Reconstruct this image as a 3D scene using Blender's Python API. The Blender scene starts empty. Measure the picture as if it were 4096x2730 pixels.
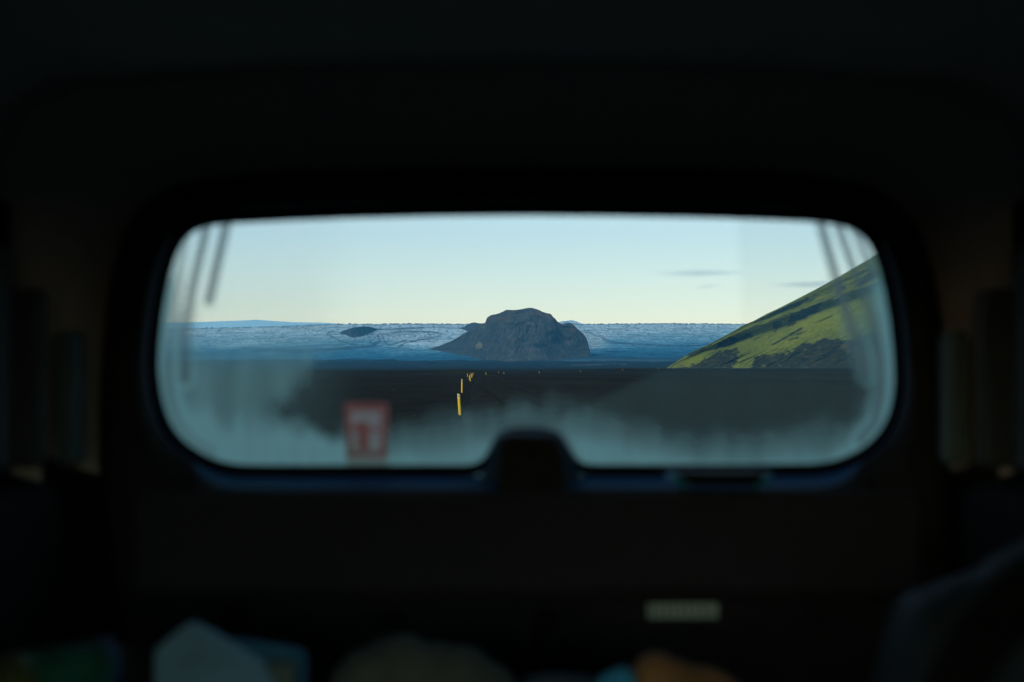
import bpy, bmesh, math, random
import numpy as np
from mathutils import Vector, noise as mnoise

# ------------------------------------------------------------------ camera
SC = bpy.context.scene
COL = SC.collection
EYE = 1.88                      # metres above the sand
F = 4096 * 50 / 36.0            # lens in photograph pixels
CX, HY = 2048.0, 1480.0         # photograph column straight ahead, row of the level horizon
R = math.radians

cam_d = bpy.data.cameras.new('camera')
cam = bpy.data.objects.new('camera', cam_d)
COL.objects.link(cam)
cam.location = (0, 0, EYE)
cam.rotation_euler = (R(90), 0, 0)
cam_d.lens = 50
cam_d.sensor_width = 36
cam_d.shift_y = (HY - 1365) / 4096
cam_d.clip_start = 0.05
cam_d.clip_end = 60000
cam_d.dof.use_dof = True
cam_d.dof.focus_distance = 3000
cam_d.dof.aperture_fstop = 2.6
SC.camera = cam

# ------------------------------------------------------------------ light
SUN_EL, SUN_ROT = R(22), R(210)
world = bpy.data.worlds.new('World')
SC.world = world
world.use_nodes = True
wt = world.node_tree
sky = wt.nodes.new('ShaderNodeTexSky')
sky.sky_type = 'NISHITA'
sky.sun_disc = False
sky.sun_elevation = SUN_EL
sky.sun_rotation = SUN_ROT
sky.air_density = 1.0
sky.dust_density = 0.25
sky.ozone_density = 1.5
tint = wt.nodes.new('ShaderNodeMix')
tint.data_type = 'RGBA'
tint.blend_type = 'MULTIPLY'
tint.inputs[0].default_value = 1
SKY_TINT = (1.29, 1.19, 1.04, 1)
tint.inputs[7].default_value = SKY_TINT
wt.links.new(sky.outputs[0], tint.inputs[6])
bg = wt.nodes['Background']
bg.inputs[1].default_value = 0.15
wt.links.new(tint.outputs[2], bg.inputs[0])

sun_d = bpy.data.lights.new('sun', 'SUN')
sun_d.energy = 2.2
sun_d.angle = R(10)
sun_d.color = (1.0, 0.93, 0.84)
sun = bpy.data.objects.new('sun', sun_d)
COL.objects.link(sun)
# sky rotation runs clockwise from +Y
sdir = Vector((math.sin(SUN_ROT) * math.cos(SUN_EL), math.cos(SUN_ROT) * math.cos(SUN_EL), math.sin(SUN_EL)))
sun.rotation_euler = sdir.to_track_quat('Z', 'Y').to_euler()

SC.view_settings.view_transform = 'Standard'
SC.view_settings.look = 'None'
SC.view_settings.exposure = 0
SC.view_settings.gamma = 1
SC.render.engine = 'CYCLES'
SC.cycles.use_denoising = True
SC.cycles.max_bounces = 10
SC.cycles.diffuse_bounces = 4
SC.cycles.volume_bounces = 2
SC.cycles.transparent_max_bounces = 24
SC.cycles.sample_clamp_indirect = 3


# ------------------------------------------------------------------ helpers
def W(px, py, Y):
    """world point seen at photograph pixel (px, py) when it stands Y metres ahead"""
    return Vector(((px - CX) * Y / F, Y, EYE + (HY - py) * Y / F))


def tag(o, label=None, cat=None, group=None, kind=None):
    if label: o['label'] = label
    if cat: o['category'] = cat
    if group: o['group'] = group
    if kind: o['kind'] = kind
    return o


def empty(name, loc=(0, 0, 0), label=None, cat=None, group=None, kind=None):
    o = bpy.data.objects.new(name, None)
    o.location = loc
    o.empty_display_size = 0.1
    COL.objects.link(o)
    return tag(o, label, cat, group, kind)


def link_mesh(name, me, mat, parent=None, smooth=True):
    o = bpy.data.objects.new(name, me)
    COL.objects.link(o)
    for m in (mat if isinstance(mat, (list, tuple)) else [mat]):
        me.materials.append(m)
    if smooth:
        me.polygons.foreach_set('use_smooth', [True] * len(me.polygons))
    if parent:
        o.parent = parent
        o.matrix_parent_inverse = parent.matrix_world.inverted() if False else o.matrix_parent_inverse
    return o


def from_pydata(name, verts, faces, mat, parent=None, smooth=True):
    me = bpy.data.meshes.new(name)
    me.from_pydata([tuple(v) for v in verts], [], faces)
    me.validate()
    bm = bmesh.new(); bm.from_mesh(me)
    bmesh.ops.recalc_face_normals(bm, faces=bm.faces)
    bm.to_mesh(me); bm.free()
    return link_mesh(name, me, mat, parent, smooth)


def grid_mesh(name, P, mat, attrs=None, parent=None, smooth=True, flip=False):
    """P: (rows, cols, 3) array of points"""
    n, m, _ = P.shape
    me = bpy.data.meshes.new(name)
    idx = np.arange(n * m).reshape(n, m)
    q = np.stack([idx[:-1, :-1], idx[:-1, 1:], idx[1:, 1:], idx[1:, :-1]], -1).reshape(-1, 4)
    if flip: q = q[:, ::-1]
    me.vertices.add(n * m)
    me.vertices.foreach_set('co', P.reshape(-1).astype(np.float32))
    me.loops.add(q.size)
    me.loops.foreach_set('vertex_index', np.ascontiguousarray(q).reshape(-1).astype(np.int32))
    me.polygons.add(len(q))
    me.polygons.foreach_set('loop_start', (np.arange(len(q)) * 4).astype(np.int32))
    me.update(calc_edges=True)
    for k, v in (attrs or {}).items():
        a = me.attributes.new(k, 'FLOAT', 'POINT')
        a.data.foreach_set('value', np.clip(v, 0, 1).reshape(-1).astype(np.float32))
    return link_mesh(name, me, mat, parent, smooth)


def sstep(a, b, x):
    t = np.clip((x - a) / (b - a), 0, 1)
    return t * t * (3 - 2 * t)


def vnoise(x, y, seed=0):
    xi = np.floor(x).astype(np.int64); yi = np.floor(y).astype(np.int64)
    fx = x - xi; fy = y - yi
    fx = fx * fx * (3 - 2 * fx); fy = fy * fy * (3 - 2 * fy)

    def h(a, b):
        n = (a * 374761393 + b * 668265263 + seed * 982451653) & 0xffffffff
        n = ((n ^ (n >> 13)) * 1274126177) & 0xffffffff
        return ((n ^ (n >> 16)) & 0xffff) / 65535.0
    return (h(xi, yi) * (1 - fx) * (1 - fy) + h(xi + 1, yi) * fx * (1 - fy)
            + h(xi, yi + 1) * (1 - fx) * fy + h(xi + 1, yi + 1) * fx * fy)


def fbm(x, y, o=4, seed=0, ridged=False):
    s = 0; a = 1; t = 0
    for i in range(o):
        n = vnoise(x * 2 ** i + 17.3 * i, y * 2 ** i + 9.1 * i, seed + i)
        if ridged: n = 1 - np.abs(2 * n - 1)
        s = s + a * n; t += a; a *= 0.5
    return s / t


def seg_dist(x, y, pts):
    d = np.full(x.shape, 1e9)
    for (ax, ay), (bx, by) in zip(pts[:-1], pts[1:]):
        vx, vy = bx - ax, by - ay
        t = np.clip(((x - ax) * vx + (y - ay) * vy) / (vx * vx + vy * vy + 1e-9), 0, 1)
        d = np.minimum(d, np.hypot(x - ax - t * vx, y - ay - t * vy))
    return d


def poly_sd(x, y, pts):
    """signed distance to polygon, positive inside"""
    inside = np.zeros(x.shape, bool)
    n = len(pts)
    for i in range(n):
        (ax, ay), (bx, by) = pts[i], pts[(i + 1) % n]
        c = ((ay > y) != (by > y)) & (x < (bx - ax) * (y - ay) / (by - ay + 1e-12) + ax)
        inside ^= c
    d = seg_dist(x, y, list(pts) + [pts[0]])
    return np.where(inside, d, -d)


def curve(pts):
    xs = [p[0] for p in pts]; ys = [p[1] for p in pts]
    return lambda v: np.interp(v, xs, ys)


# ------------------------------------------------------------------ materials
class NT:
    def __init__(s, name):
        s.m = bpy.data.materials.new(name)
        s.m.use_nodes = True
        s.t = s.m.node_tree
        s.b = s.t.nodes['Principled BSDF']
        s.out = s.t.nodes['Material Output']
        s.b.inputs['Specular IOR Level'].default_value = 0.0
        s.b.inputs['Roughness'].default_value = 0.85

    def n(s, kind, **kw):
        nd = s.t.nodes.new(kind)
        for k, v in kw.items():
            setattr(nd, k, v)
        return nd

    def link(s, a, b): s.t.links.new(a, b)

    def noise(s, scale, detail=6, rough=0.6, vec=None, stretch=None):
        nd = s.n('ShaderNodeTexNoise')
        nd.inputs['Scale'].default_value = scale
        nd.inputs['Detail'].default_value = detail
        nd.inputs['Roughness'].default_value = rough
        if stretch:
            tc = s.n('ShaderNodeTexCoord'); mp = s.n('ShaderNodeMapping')
            mp.inputs['Scale'].default_value = stretch
            s.link(tc.outputs['Object'], mp.inputs[0]); s.link(mp.outputs[0], nd.inputs['Vector'])
        else:
            tc = s.n('ShaderNodeTexCoord'); s.link(tc.outputs['Object'], nd.inputs['Vector'])
        return nd.outputs[0]

    def ramp(s, fac, stops):
        r = s.n('ShaderNodeValToRGB')
        e = r.color_ramp.elements
        while len(e) < len(stops): e.new(0.5)
        for el, (p, c) in zip(e, stops):
            el.position = p
            el.color = tuple(c) + (1,) if not isinstance(c, (int, float)) else (c, c, c, 1)
        s.link(fac, r.inputs[0])
        return r.outputs[0]

    def mix(s, fac, a, b, mode='MIX'):
        m = s.n('ShaderNodeMix', data_type='RGBA', blend_type=mode)
        for i, v in ((0, fac), (6, a), (7, b)):
            if hasattr(v, 'node') or isinstance(v, bpy.types.NodeSocket): s.link(v, m.inputs[i])
            elif isinstance(v, (int, float)): m.inputs[i].default_value = v
            else: m.inputs[i].default_value = tuple(v) + (1,)
        return m.outputs[2]

    def math(s, op, a, b=0.0):
        m = s.n('ShaderNodeMath', operation=op)
        for i, v in enumerate((a, b)):
            if isinstance(v, bpy.types.NodeSocket): s.link(v, m.inputs[i])
            else: m.inputs[i].default_value = v
        return m.outputs[0]

    def attr(s, name):
        return s.n('ShaderNodeAttribute', attribute_name=name).outputs['Fac']

    def bump(s, h, strength, dist):
        b = s.n('ShaderNodeBump')
        b.inputs['Strength'].default_value = strength
        b.inputs['Distance'].default_value = dist
        s.link(h, b.inputs['Height']); s.link(b.outputs[0], s.b.inputs['Normal'])

    def col(s, c):
        if isinstance(c, bpy.types.NodeSocket): s.link(c, s.b.inputs['Base Color'])
        else: s.b.inputs['Base Color'].default_value = tuple(c) + (1,)


def simple(name, c, rough=0.85, spec=0.15, var=0.3, scale=30, bump=0.0, coat=0.0):
    k = NT(name)
    f = k.noise(scale, 5)
    k.col(k.ramp(f, [(0.3, [v * (1 - var) for v in c]), (0.7, [v * (1 + var) for v in c])]))
    k.b.inputs['Roughness'].default_value = rough
    k.b.inputs['Specular IOR Level'].default_value = spec
    if coat: k.b.inputs['Coat Weight'].default_value = coat
    if bump: k.bump(f, bump, 0.01)
    return k.m


# ------------------------------------------------------------------ ground
far_z = curve([(-9000, 0), (0, 0), (700, 0), (900, 0.1), (1500, 1.3), (2500, 3.6), (3500, 9), (4300, 15), (5000, 22), (7000, 60), (9000, 130), (12000, 170), (30000, 200)])


def ground_z(X, Y):
    X = np.asarray(X, float); Y = np.asarray(Y, float)
    a = X / np.maximum(Y, 1)                      # direction
    z = far_z(Y)
    right = np.interp(Y, [0, 560, 640, 800, 900, 950, 1500, 2500, 4000], [0, 0, 0.75, 1.1, 1.4, 2.0, 1.9, 2.4, 0])
    left0 = np.interp(Y, [560, 640, 900, 950, 1500], [0, 0, 0.0, 0.1, 0.0])
    wgt = np.clip((a + 0.002) / 0.078, 0, 1)
    z = z + np.clip(right * wgt + left0 * (1 - wgt) - np.where(Y > 1500, far_z(Y) * 0.35 * wgt, 0), 0, 3)
    # low berm on the left where the near sand ends
    berm = np.exp(-((Y - 660) / 60) ** 2) * sstep(-2, -18, X) * (0.75 + 0.5 * fbm(X / 60, Y / 60, 3, 5))
    z = z + 1.3 * berm
    z = z + 0.9 * np.exp(-((Y - 930) / 130) ** 2) * np.clip(fbm(X / 45, Y / 300, 4, 6) - 0.42, 0, 1) * sstep(0, 20, X) * 1.2
    px = CX + a * F
    z = z + 0.9 * np.exp(-((px - 1860) / 75) ** 2 - ((Y - 620) / 45) ** 2) * (0.6 + 0.8 * fbm(X / 14, Y / 30, 3, 8))
    z = z + 0.25 * np.exp(-((px - 1780) / 60) ** 2 - ((Y - 640) / 45) ** 2)
    # moraine hummocks in front of the ice
    mo = sstep(3300, 4300, Y) * (1 - sstep(5600, 6200, Y))
    z = z + mo * (fbm(X / 130, Y / 260, 4, 11, True) - 0.35) * 19
    # very gentle unevenness of the near sand
    near = 1 - sstep(300, 600, Y)
    return z + 0.05 * near * (fbm(X / 9, Y / 14, 3, 3) - 0.5) * sstep(25, 70, np.hypot(X, Y))


def geo_axis(lo, hi, dense):
    neg = -np.geomspace(dense[0], -lo, dense[2]) if lo < 0 else np.array([])
    return neg


axy = np.concatenate([-np.geomspace(30000, 20, 26), np.linspace(-12, 60, 37)[0:], np.geomspace(62, 3300, 190), np.linspace(3320, 6000, 130), np.geomspace(6060, 30000, 40)])
axa = np.concatenate([[-12, -5, -2.2, -1.2, -0.8], np.linspace(-0.5, 0.5, 260), [0.8, 1.2, 2.2, 5, 12]])
# directions fan out from the road so that far sand keeps detail
Yg = axy[:, None] * np.ones((1, len(axa)))
Xg = axa[None, :] * (np.abs(Yg) + 45)
Zg = ground_z(Xg, Yg)

k = NT('black_sand')
tcn = k.noise(0.35, 8, 0.65)
c1 = k.ramp(tcn, [(0.3, (0.019, 0.022, 0.0205)), (0.7, (0.033, 0.038, 0.035))])
c2 = k.ramp(k.noise(0.02, 5, 0.6, stretch=(1, 0.35, 1)), [(0.35, (0.7, 0.7, 0.7)), (0.65, (1.25, 1.22, 1.18))])
cc = k.mix(1.0, c1, c2, 'MULTIPLY')
stones = k.ramp(k.noise(2.2, 3, 0.5), [(0.68, (0, 0, 0)), (0.76, (1, 1, 1))])
cc = k.mix(k.math('MULTIPLY', stones, 0.6), cc, (0.03, 0.032, 0.03))
mor = k.attr('moraine')
cm = k.ramp(k.noise(0.012, 6, 0.65, stretch=(1, 0.4, 1)), [(0.3, (0.014, 0.022, 0.026)), (0.7, (0.035, 0.045, 0.05))])
cc = k.mix(mor, cc, cm)
gr = k.attr('grass')
cc = k.mix(gr, cc, (0.035, 0.038, 0.018))
k.col(cc)
k.bump(k.noise(1.3, 8, 0.7), 0.6, 0.12)
k.b.inputs['Roughness'].default_value = 0.95
a_px = CX + Xg / np.maximum(Yg, 1) * F
moraine = sstep(2600, 3900, Yg)
grass = np.clip(np.exp(-((a_px - 1860) / 85) ** 2 - ((Yg - 610) / 60) ** 2) * 1.3, 0, 1) * fbm(Xg / 6, Yg / 12, 3, 4)
ground = grid_mesh('ground', np.stack([Xg, Yg, Zg], -1), k.m, {'moraine': moraine, 'grass': grass})
tag(ground, 'flat plain of black volcanic sand reaching to the ice', kind='structure')

# road: a slightly smoother ribbon of packed sand to the right of the marker posts
road_c = curve([(-200, -8), (-60, 0.4), (0, 1.0), (59, 1.3), (116, -0.2), (155, -1.4), (205, -2.2), (300, -4.4), (400, -6.4), (480, -8.4), (520, -6.2), (560, -3)])
ys = np.concatenate([np.arange(-150, 120, 3.0), np.arange(120, 560, 6.0)])
xs = np.linspace(-3.2, 3.2, 17)
YY = ys[:, None] + 0 * xs[None]
smooth_c = np.array([np.mean(road_c(y + np.linspace(-25, 25, 21))) for y in ys])
XX = smooth_c[:, None] + xs[None]
ZZ = ground_z(XX, YY)
ZZ = np.where(np.abs(xs)[None] > 3.1, ZZ - 0.02, ZZ + 0.035 + 0.02 * np.cos(xs * 2.4)[None])
k = NT('packed_sand_road')
f = k.noise(0.5, 7, 0.6, stretch=(3, 0.25, 1))
k.col(k.ramp(f, [(0.3, (0.020, 0.023, 0.021)), (0.7, (0.036, 0.039, 0.036))]))
k.bump(k.noise(2.0, 8, 0.7), 0.5, 0.06)
road = grid_mesh('road', np.stack([XX, YY, ZZ], -1), k.m)
tag(road, 'packed black sand track running back past the yellow posts', kind='structure')

# tyre ruts crossing the plain: faint darker bands of churned sand
k = NT('churned_sand')
k.col(k.ramp(k.noise(1.5, 6), [(0.3, (0.018, 0.0205, 0.019)), (0.7, (0.030, 0.034, 0.031))]))
k.bump(k.noise(4.0, 6, 0.7), 0.8, 0.08)
MAT_RUT = k.m
rt = []
for (pa, pb) in (([(1885, 1532), (1930, 1560), (1985, 1600), (2060, 1655), (2150, 1720)], 0.35),
                 ([(2010, 1540), (2080, 1562), (2160, 1590), (2260, 1630), (2380, 1690)], 0.35),
                 ([(1990, 1552), (2060, 1580), (2140, 1612), (2230, 1660), (2330, 1720)], 0.3)):
    pts = []
    for i in range(len(pa) - 1):
        for t in np.linspace(0, 1, 12, endpoint=False):
            x = pa[i][0] * (1 - t) + pa[i + 1][0] * t; y = pa[i][1] * (1 - t) + pa[i + 1][1] * t
            D = EYE * F / (y - HY)
            pts.append(((x - CX) * D / F, D))
    pts = np.array(pts)
    tan = np.gradient(pts, axis=0); tan /= np.linalg.norm(tan, axis=1)[:, None]
    nrm = np.stack([-tan[:, 1], tan[:, 0]], -1)
    w_ = np.linspace(-1, 1, 5) * pb
    P = pts[:, None, :] + nrm[:, None, :] * w_[None, :, None]
    z = ground_z(P[..., 0], P[..., 1]) + np.array([-0.03, 0.05, 0.045, 0.05, -0.03])[None]
    rt.append(np.dstack([P, z]))
vs = []; fs = []
for P in rt:
    n, m, _ = P.shape; b = len(vs)
    vs += [tuple(p) for p in P.reshape(-1, 3)]
    fs += [(b + i * m + j, b + i * m + j + 1, b + (i + 1) * m + j + 1, b + (i + 1) * m + j) for i in range(n - 1) for j in range(m - 1)]
ruts = from_pydata('wheel_tracks', vs, fs, MAT_RUT)
tag(ruts, 'dark wheel tracks pressed into the black sand', kind='structure')

# ------------------------------------------------------------------ glacier
crest = curve([(-3000, 1330), (560, 1322), (700, 1319), (900, 1313), (1100, 1307), (1300, 1300), (1400, 1297), (1700, 1296.5), (1830, 1298), (2400, 1298), (2640, 1295), (2900, 1297.5), (3300, 1299), (4200, 1290), (7000, 1280)])
toe = curve([(-3000, 1474), (560, 1472), (1000, 1470), (1500, 1468), (1750, 1466), (1950, 1460), (2050, 1452), (2200, 1445), (2330, 1438), (2450, 1436), (2700, 1441), (3000, 1446), (7000, 1446)])
GY0, GY1 = 5150.0, 8300.0


def ice_Y(px, py):
    t = np.clip((toe(px) - py) / (toe(px) - crest(px)), 0, 1)
    return GY0 + (GY1 - GY0) * t


pxs = np.concatenate([np.linspace(-3000, 540, 40)[:-1], np.arange(540, 3400, 3.0), np.linspace(3400, 7000, 30)[1:]])
ts = np.linspace(0, 1, 170)
PX = pxs[None] + 0 * ts[:, None]
T = ts[:, None] + 0 * pxs[None]
PY = toe(PX) * (1 - T) + crest(PX) * T
Yv = GY0 + (GY1 - GY0) * T
X = (PX - CX) * Yv / F
Z = EYE + (HY - PY) * Yv / F
rough = (fbm(X / 140, Yv / 60, 4, 21) - 0.5) * 8 * (1 - 0.45 * T) + (fbm(X / 420, Yv / 900, 3, 22) - 0.5) * 10 * np.sin(np.pi * T)
# debris cones: dirt-covered bumps standing out of the ice
cn = fbm(X / 9, Yv / 45, 2, 31)
cones = np.clip((cn - 0.70) * 7, 0, 1) * (0.35 + 0.65 * sstep(0.35, 0.9, T)) * sstep(0.3, 0.6, fbm(X / 300, Yv / 500, 3, 33) + 0.15)
crestline = sstep(0.955, 0.995, T) * np.clip((fbm(X / 12, Yv / 30, 3, 35) - 0.34) * 4, 0, 1)
Z = Z + rough * np.clip(T * 8, 0, 1) * (1 - 0.7 * sstep(0.93, 1, T)) + cones * 5 + crestline * 3.2

zc = lambda pts, ox, oy, s: [(ox + x / s, oy + y / s) for x, y in pts]
dirt = np.zeros(PX.shape)
wx = PX + (fbm(PX / 30, PY / 8, 3, 41) - 0.5) * 9
wy = PY + (fbm(PX / 24, PY / 6, 3, 42) - 0.5) * 3
for pts, wd, st in (
        (zc([(-500, 545), (0, 515), (250, 505), (450, 490), (700, 480), (880, 460), (1070, 445)], 1240, 1280, 4.2), 2.6, 0.9),
        (zc([(400, 195), (330, 210), (300, 250), (420, 320), (550, 380), (700, 415), (850, 440)], 1240, 1280, 4.2), 1.8, 0.8),
        (zc([(1070, 445), (1170, 370), (1170, 320), (1140, 270), (1180, 245), (1400, 220), (1500, 195), (1800, 195), (2050, 205), (2170, 225), (2200, 245), (2150, 280), (2000, 320), (1800, 345), (1600, 385), (1480, 470)], 1240, 1280, 4.2), 2.2, 0.95),
        (zc([(1010, 375), (1040, 410), (1110, 400), (1170, 370)], 1240, 1280, 4.2), 3.5, 0.8),
        (zc([(1210, 280), (1240, 340), (1290, 410), (1370, 425), (1480, 380), (1620, 345)], 1240, 1280, 4.2), 1.8, 0.85),
        (zc([(1100, 160), (1400, 155), (1700, 140), (1900, 130)], 1240, 1280, 4.2), 2.4, 0.8),
        (zc([(1300, 475), (1500, 490), (1700, 500)], 1240, 1280, 4.2), 1.2, 0.8),
        (zc([(340, 190), (500, 260), (620, 290), (700, 345), (900, 365), (1200, 385), (1600, 400), (2000, 410)], 2240, 1270, 3.565), 2.0, 0.75),
        (zc([(560, 265), (640, 330), (680, 350)], 2240, 1270, 3.565), 4.0, 0.6),
        ([(560, 1412), (800, 1416), (1000, 1414), (1060, 1406)], 2.5, 0.5),
        ([(1000, 1406), (1080, 1401), (1180, 1402)], 3.5, 0.55)):
    dd = seg_dist(wx, wy, pts)
    dirt = np.maximum(dirt, min(1.0, st * 1.15) * np.clip(0.15 + 1.5 * fbm(PX / 16, PY / 5, 3, 40 + int(wd * 10)), 0, 1) * (np.exp(-(dd / (wd * 1.3)) ** 2) * 0.75 + 0.3 * np.exp(-(dd / (wd * 3.2)) ** 2)))
# folded bands inside and round the loops
for (bx, by, rx, ry, fr) in ((1640, 1344, 110, 26, 12), (1480, 1352, 120, 34, 14), (2375, 1370, 45, 40, 12)):
    rr = np.hypot((wx - bx) / rx, (wy - by) / ry)
    band = (0.5 + 0.5 * np.sin(rr * fr * 3.0)) * np.exp(-(rr / 1.0) ** 4)
    dirt = np.maximum(dirt, 0.7 * band * (0.4 + fbm(PX / 20, PY / 8, 2, 43)))
streak = sstep(0.54, 0.75, fbm(X / 200, Yv / 45, 5, 44))
fine = sstep(0.5, 0.8, fbm(X / 50, Yv / 30, 4, 45))
dirt = np.maximum(dirt, 0.55 * streak)
dirt = np.maximum(dirt, 0.4 * fine)
dirt = np.maximum(dirt, 0.95 * np.clip(cones * 1.6, 0, 1))
dirt = np.maximum(dirt, 0.95 * crestline)
dirt = np.maximum(dirt, 0.8 * sstep(0.8, 0.9, 1 - T + 0.0) * sstep(0.5, 0.7, fbm(X / 60, Yv / 90, 4, 46)))
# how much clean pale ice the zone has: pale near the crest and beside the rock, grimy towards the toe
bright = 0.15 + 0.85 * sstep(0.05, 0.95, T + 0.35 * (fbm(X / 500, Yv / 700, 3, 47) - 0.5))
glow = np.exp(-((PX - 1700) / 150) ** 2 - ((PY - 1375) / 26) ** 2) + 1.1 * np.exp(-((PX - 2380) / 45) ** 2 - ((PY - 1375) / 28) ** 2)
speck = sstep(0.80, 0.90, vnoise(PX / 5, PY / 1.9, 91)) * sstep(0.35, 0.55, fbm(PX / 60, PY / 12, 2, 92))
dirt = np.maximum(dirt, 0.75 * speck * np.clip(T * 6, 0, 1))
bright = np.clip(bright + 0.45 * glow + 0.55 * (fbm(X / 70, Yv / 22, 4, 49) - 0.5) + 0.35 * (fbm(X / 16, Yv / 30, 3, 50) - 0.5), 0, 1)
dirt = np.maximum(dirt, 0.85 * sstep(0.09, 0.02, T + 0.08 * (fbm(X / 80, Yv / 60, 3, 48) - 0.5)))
P = np.stack([X, Yv, Z], -1)
front = P[:1].copy(); front[..., 2] -= 30
back1 = P[-1:].copy(); back1[..., 1] += 250; back1[..., 2] -= 12
back2 = P[-1:].copy(); back2[..., 1] += 1500; back2[..., 2] -= 160
P = np.concatenate([front, P, back1, back2])
ext = lambda a: np.concatenate([a[:1], a, a[-1:], a[-1:]])
k = NT('glacier_ice')
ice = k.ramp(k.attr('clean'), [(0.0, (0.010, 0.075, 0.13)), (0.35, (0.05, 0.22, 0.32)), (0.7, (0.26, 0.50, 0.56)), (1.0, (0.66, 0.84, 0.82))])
v = k.ramp(k.noise(0.03, 8, 0.7, stretch=(1, 0.25, 2)), [(0.3, (0.72, 0.76, 0.8)), (0.7, (1.3, 1.25, 1.2))])
ice = k.mix(1.0, ice, v, 'MULTIPLY')
c = k.mix(k.attr('dirt'), ice, (0.040, 0.070, 0.098))
k.col(c)
k.b.inputs['Roughness'].default_value = 0.75
k.bump(k.noise(0.05, 8, 0.7, stretch=(0.5, 1.6, 1)), 0.5, 3)
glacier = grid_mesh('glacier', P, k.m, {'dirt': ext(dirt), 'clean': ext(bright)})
tag(glacier, 'wide blue glacier tongue with looping dark dirt bands', kind='structure')


# ------------------------------------------------------------------ rock masses
def massif(name, px0, px1, dpx, ridge, foot, Yf, slope, prof, mat, disp=None, attrs=None, rows=110, back=1.0, label='', smooth_px=0, far_px=None):
    px = np.arange(px0, px1 + 0.1, dpx) if far_px is None else np.concatenate([np.arange(px0, px1, dpx), np.arange(px1, far_px, dpx * 9)])
    s = np.linspace(0, 1, rows)
    PX = px[None] + 0 * s[:, None]
    S = s[:, None] + 0 * px[None]
    RY = ridge(PX); FY = foot(PX)
    PY = FY + (RY - FY) * prof(S)
    YF = Yf(PX, FY)
    H = np.maximum((FY - RY) * YF / F, 0.5)
    kw = max(1, int(smooth_px / dpx))
    if smooth_px:
        hh = np.pad(H[0], kw, mode='edge' if px0 > 2500 else 'constant', constant_values=0) if px0 <= 2500 else np.pad(H[0], kw, mode='edge')
        ker = np.hanning(2 * kw + 1); ker /= ker.sum()
        HD = np.maximum(np.convolve(hh, ker, 'valid'), H[0] * 0.3)[None] + 0 * H
        k2 = np.hanning(2 * (kw // 3) + 1); k2 /= k2.sum()
        YF = np.convolve(np.pad(YF[0], kw // 3, mode='edge'), k2, 'valid')[None] + 0 * H
    else:
        HD = H
    YR = YF + slope * HD + 5
    Yv = YF + (YR - YF) * S
    if disp is not None:
        Yv = Yv + disp(PX, PY, S, H)
    X = (PX - CX) * Yv / F
    Z = EYE + (HY - PY) * Yv / F
    P = np.stack([X, Yv, Z], -1)
    # the far side comes down again
    top = P[-1:]
    parts = [P]
    for q in (0.15, 0.4, 0.7, 1.0, 1.25):
        b = top.copy()
        b[..., 1] += back * q * H[-1:] * slope
        b[..., 0] += 0
        b[..., 2] -= (q ** 1.3) * H[-1:]
        parts.append(b)
    f0 = P[:1].copy(); f0[..., 2] -= 60; f0[..., 1] += 4
    P = np.concatenate([f0] + parts)
    at = {}
    for kx, fn in (attrs or {}).items():
        a = fn(PX, PY, S)
        at[kx] = np.concatenate([a[:1], a] + [a[-1:]] * 5)
    o = grid_mesh(name, P, mat, at)
    return tag(o, label, kind='structure')


ridge_m = curve([(1716, 1397), (1730, 1393), (1760, 1384), (1789, 1371), (1800, 1368), (1819, 1358), (1850, 1339), (1878, 1322), (1900, 1312), (1920, 1301), (1941, 1292), (1944, 1282), (1948, 1272), (1958, 1264), (1968, 1260), (1983, 1258), (1997, 1254), (2012, 1247), (2027, 1240), (2050, 1241), (2072, 1240), (2095, 1236), (2110, 1232.5), (2124, 1232), (2146, 1237), (2160, 1243), (2170, 1248), (2188, 1254), (2200, 1255), (2207, 1261), (2212, 1268), (2222, 1277), (2230, 1288), (2240, 1294), (2250, 1297), (2262, 1295), (2272, 1292), (2282, 1292), (2290, 1297), (2297, 1303), (2315, 1321), (2334, 1337), (2346, 1355), (2353, 1375), (2358, 1400), (2362, 1416)])
foot_m = curve([(1716, 1398), (1730, 1398), (1789, 1410), (1849, 1423), (1938, 1440), (2027, 1451), (2100, 1452), (2200, 1447), (2290, 1440), (2325, 1430), (2350, 1419), (2362, 1417)])
prof_m = lambda s: 0.75 * s + 0.25 * sstep(0, 1, s) + 0.10 * np.sin(np.pi * s) * s


def disp_m(PX, PY, S, H):
    env = np.sin(np.pi * np.clip(S, 0, 1)) * np.clip(H / 60, 0, 1)
    # gullies run down and fan to both sides
    u = (PX - 2110) / (1 + 1.2 * (1 - S)) + 14 * fbm(PX / 40, PY / 30, 3, 50)
    g = fbm(u / 9, PY / 40, 4, 51, True) - 0.5
    big = fbm(u / 70, PY / 60, 3, 52) - 0.5
    # the left spur pushes forward, the hollow right of it sits back
    spur = -55 * np.exp(-((PX - (1960 - 0.2 * (PY - 1330))) / 50) ** 2) + 45 * np.exp(-((PX - 2110) / 60) ** 2 - ((PY - 1330) / 45) ** 2)
    cliff = -22 * sstep(0.80, 0.9, S) * (fbm(PX / 24, PY / 10, 3, 53))
    return env * (g * 20 + big * 110 + spur) + cliff


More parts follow.
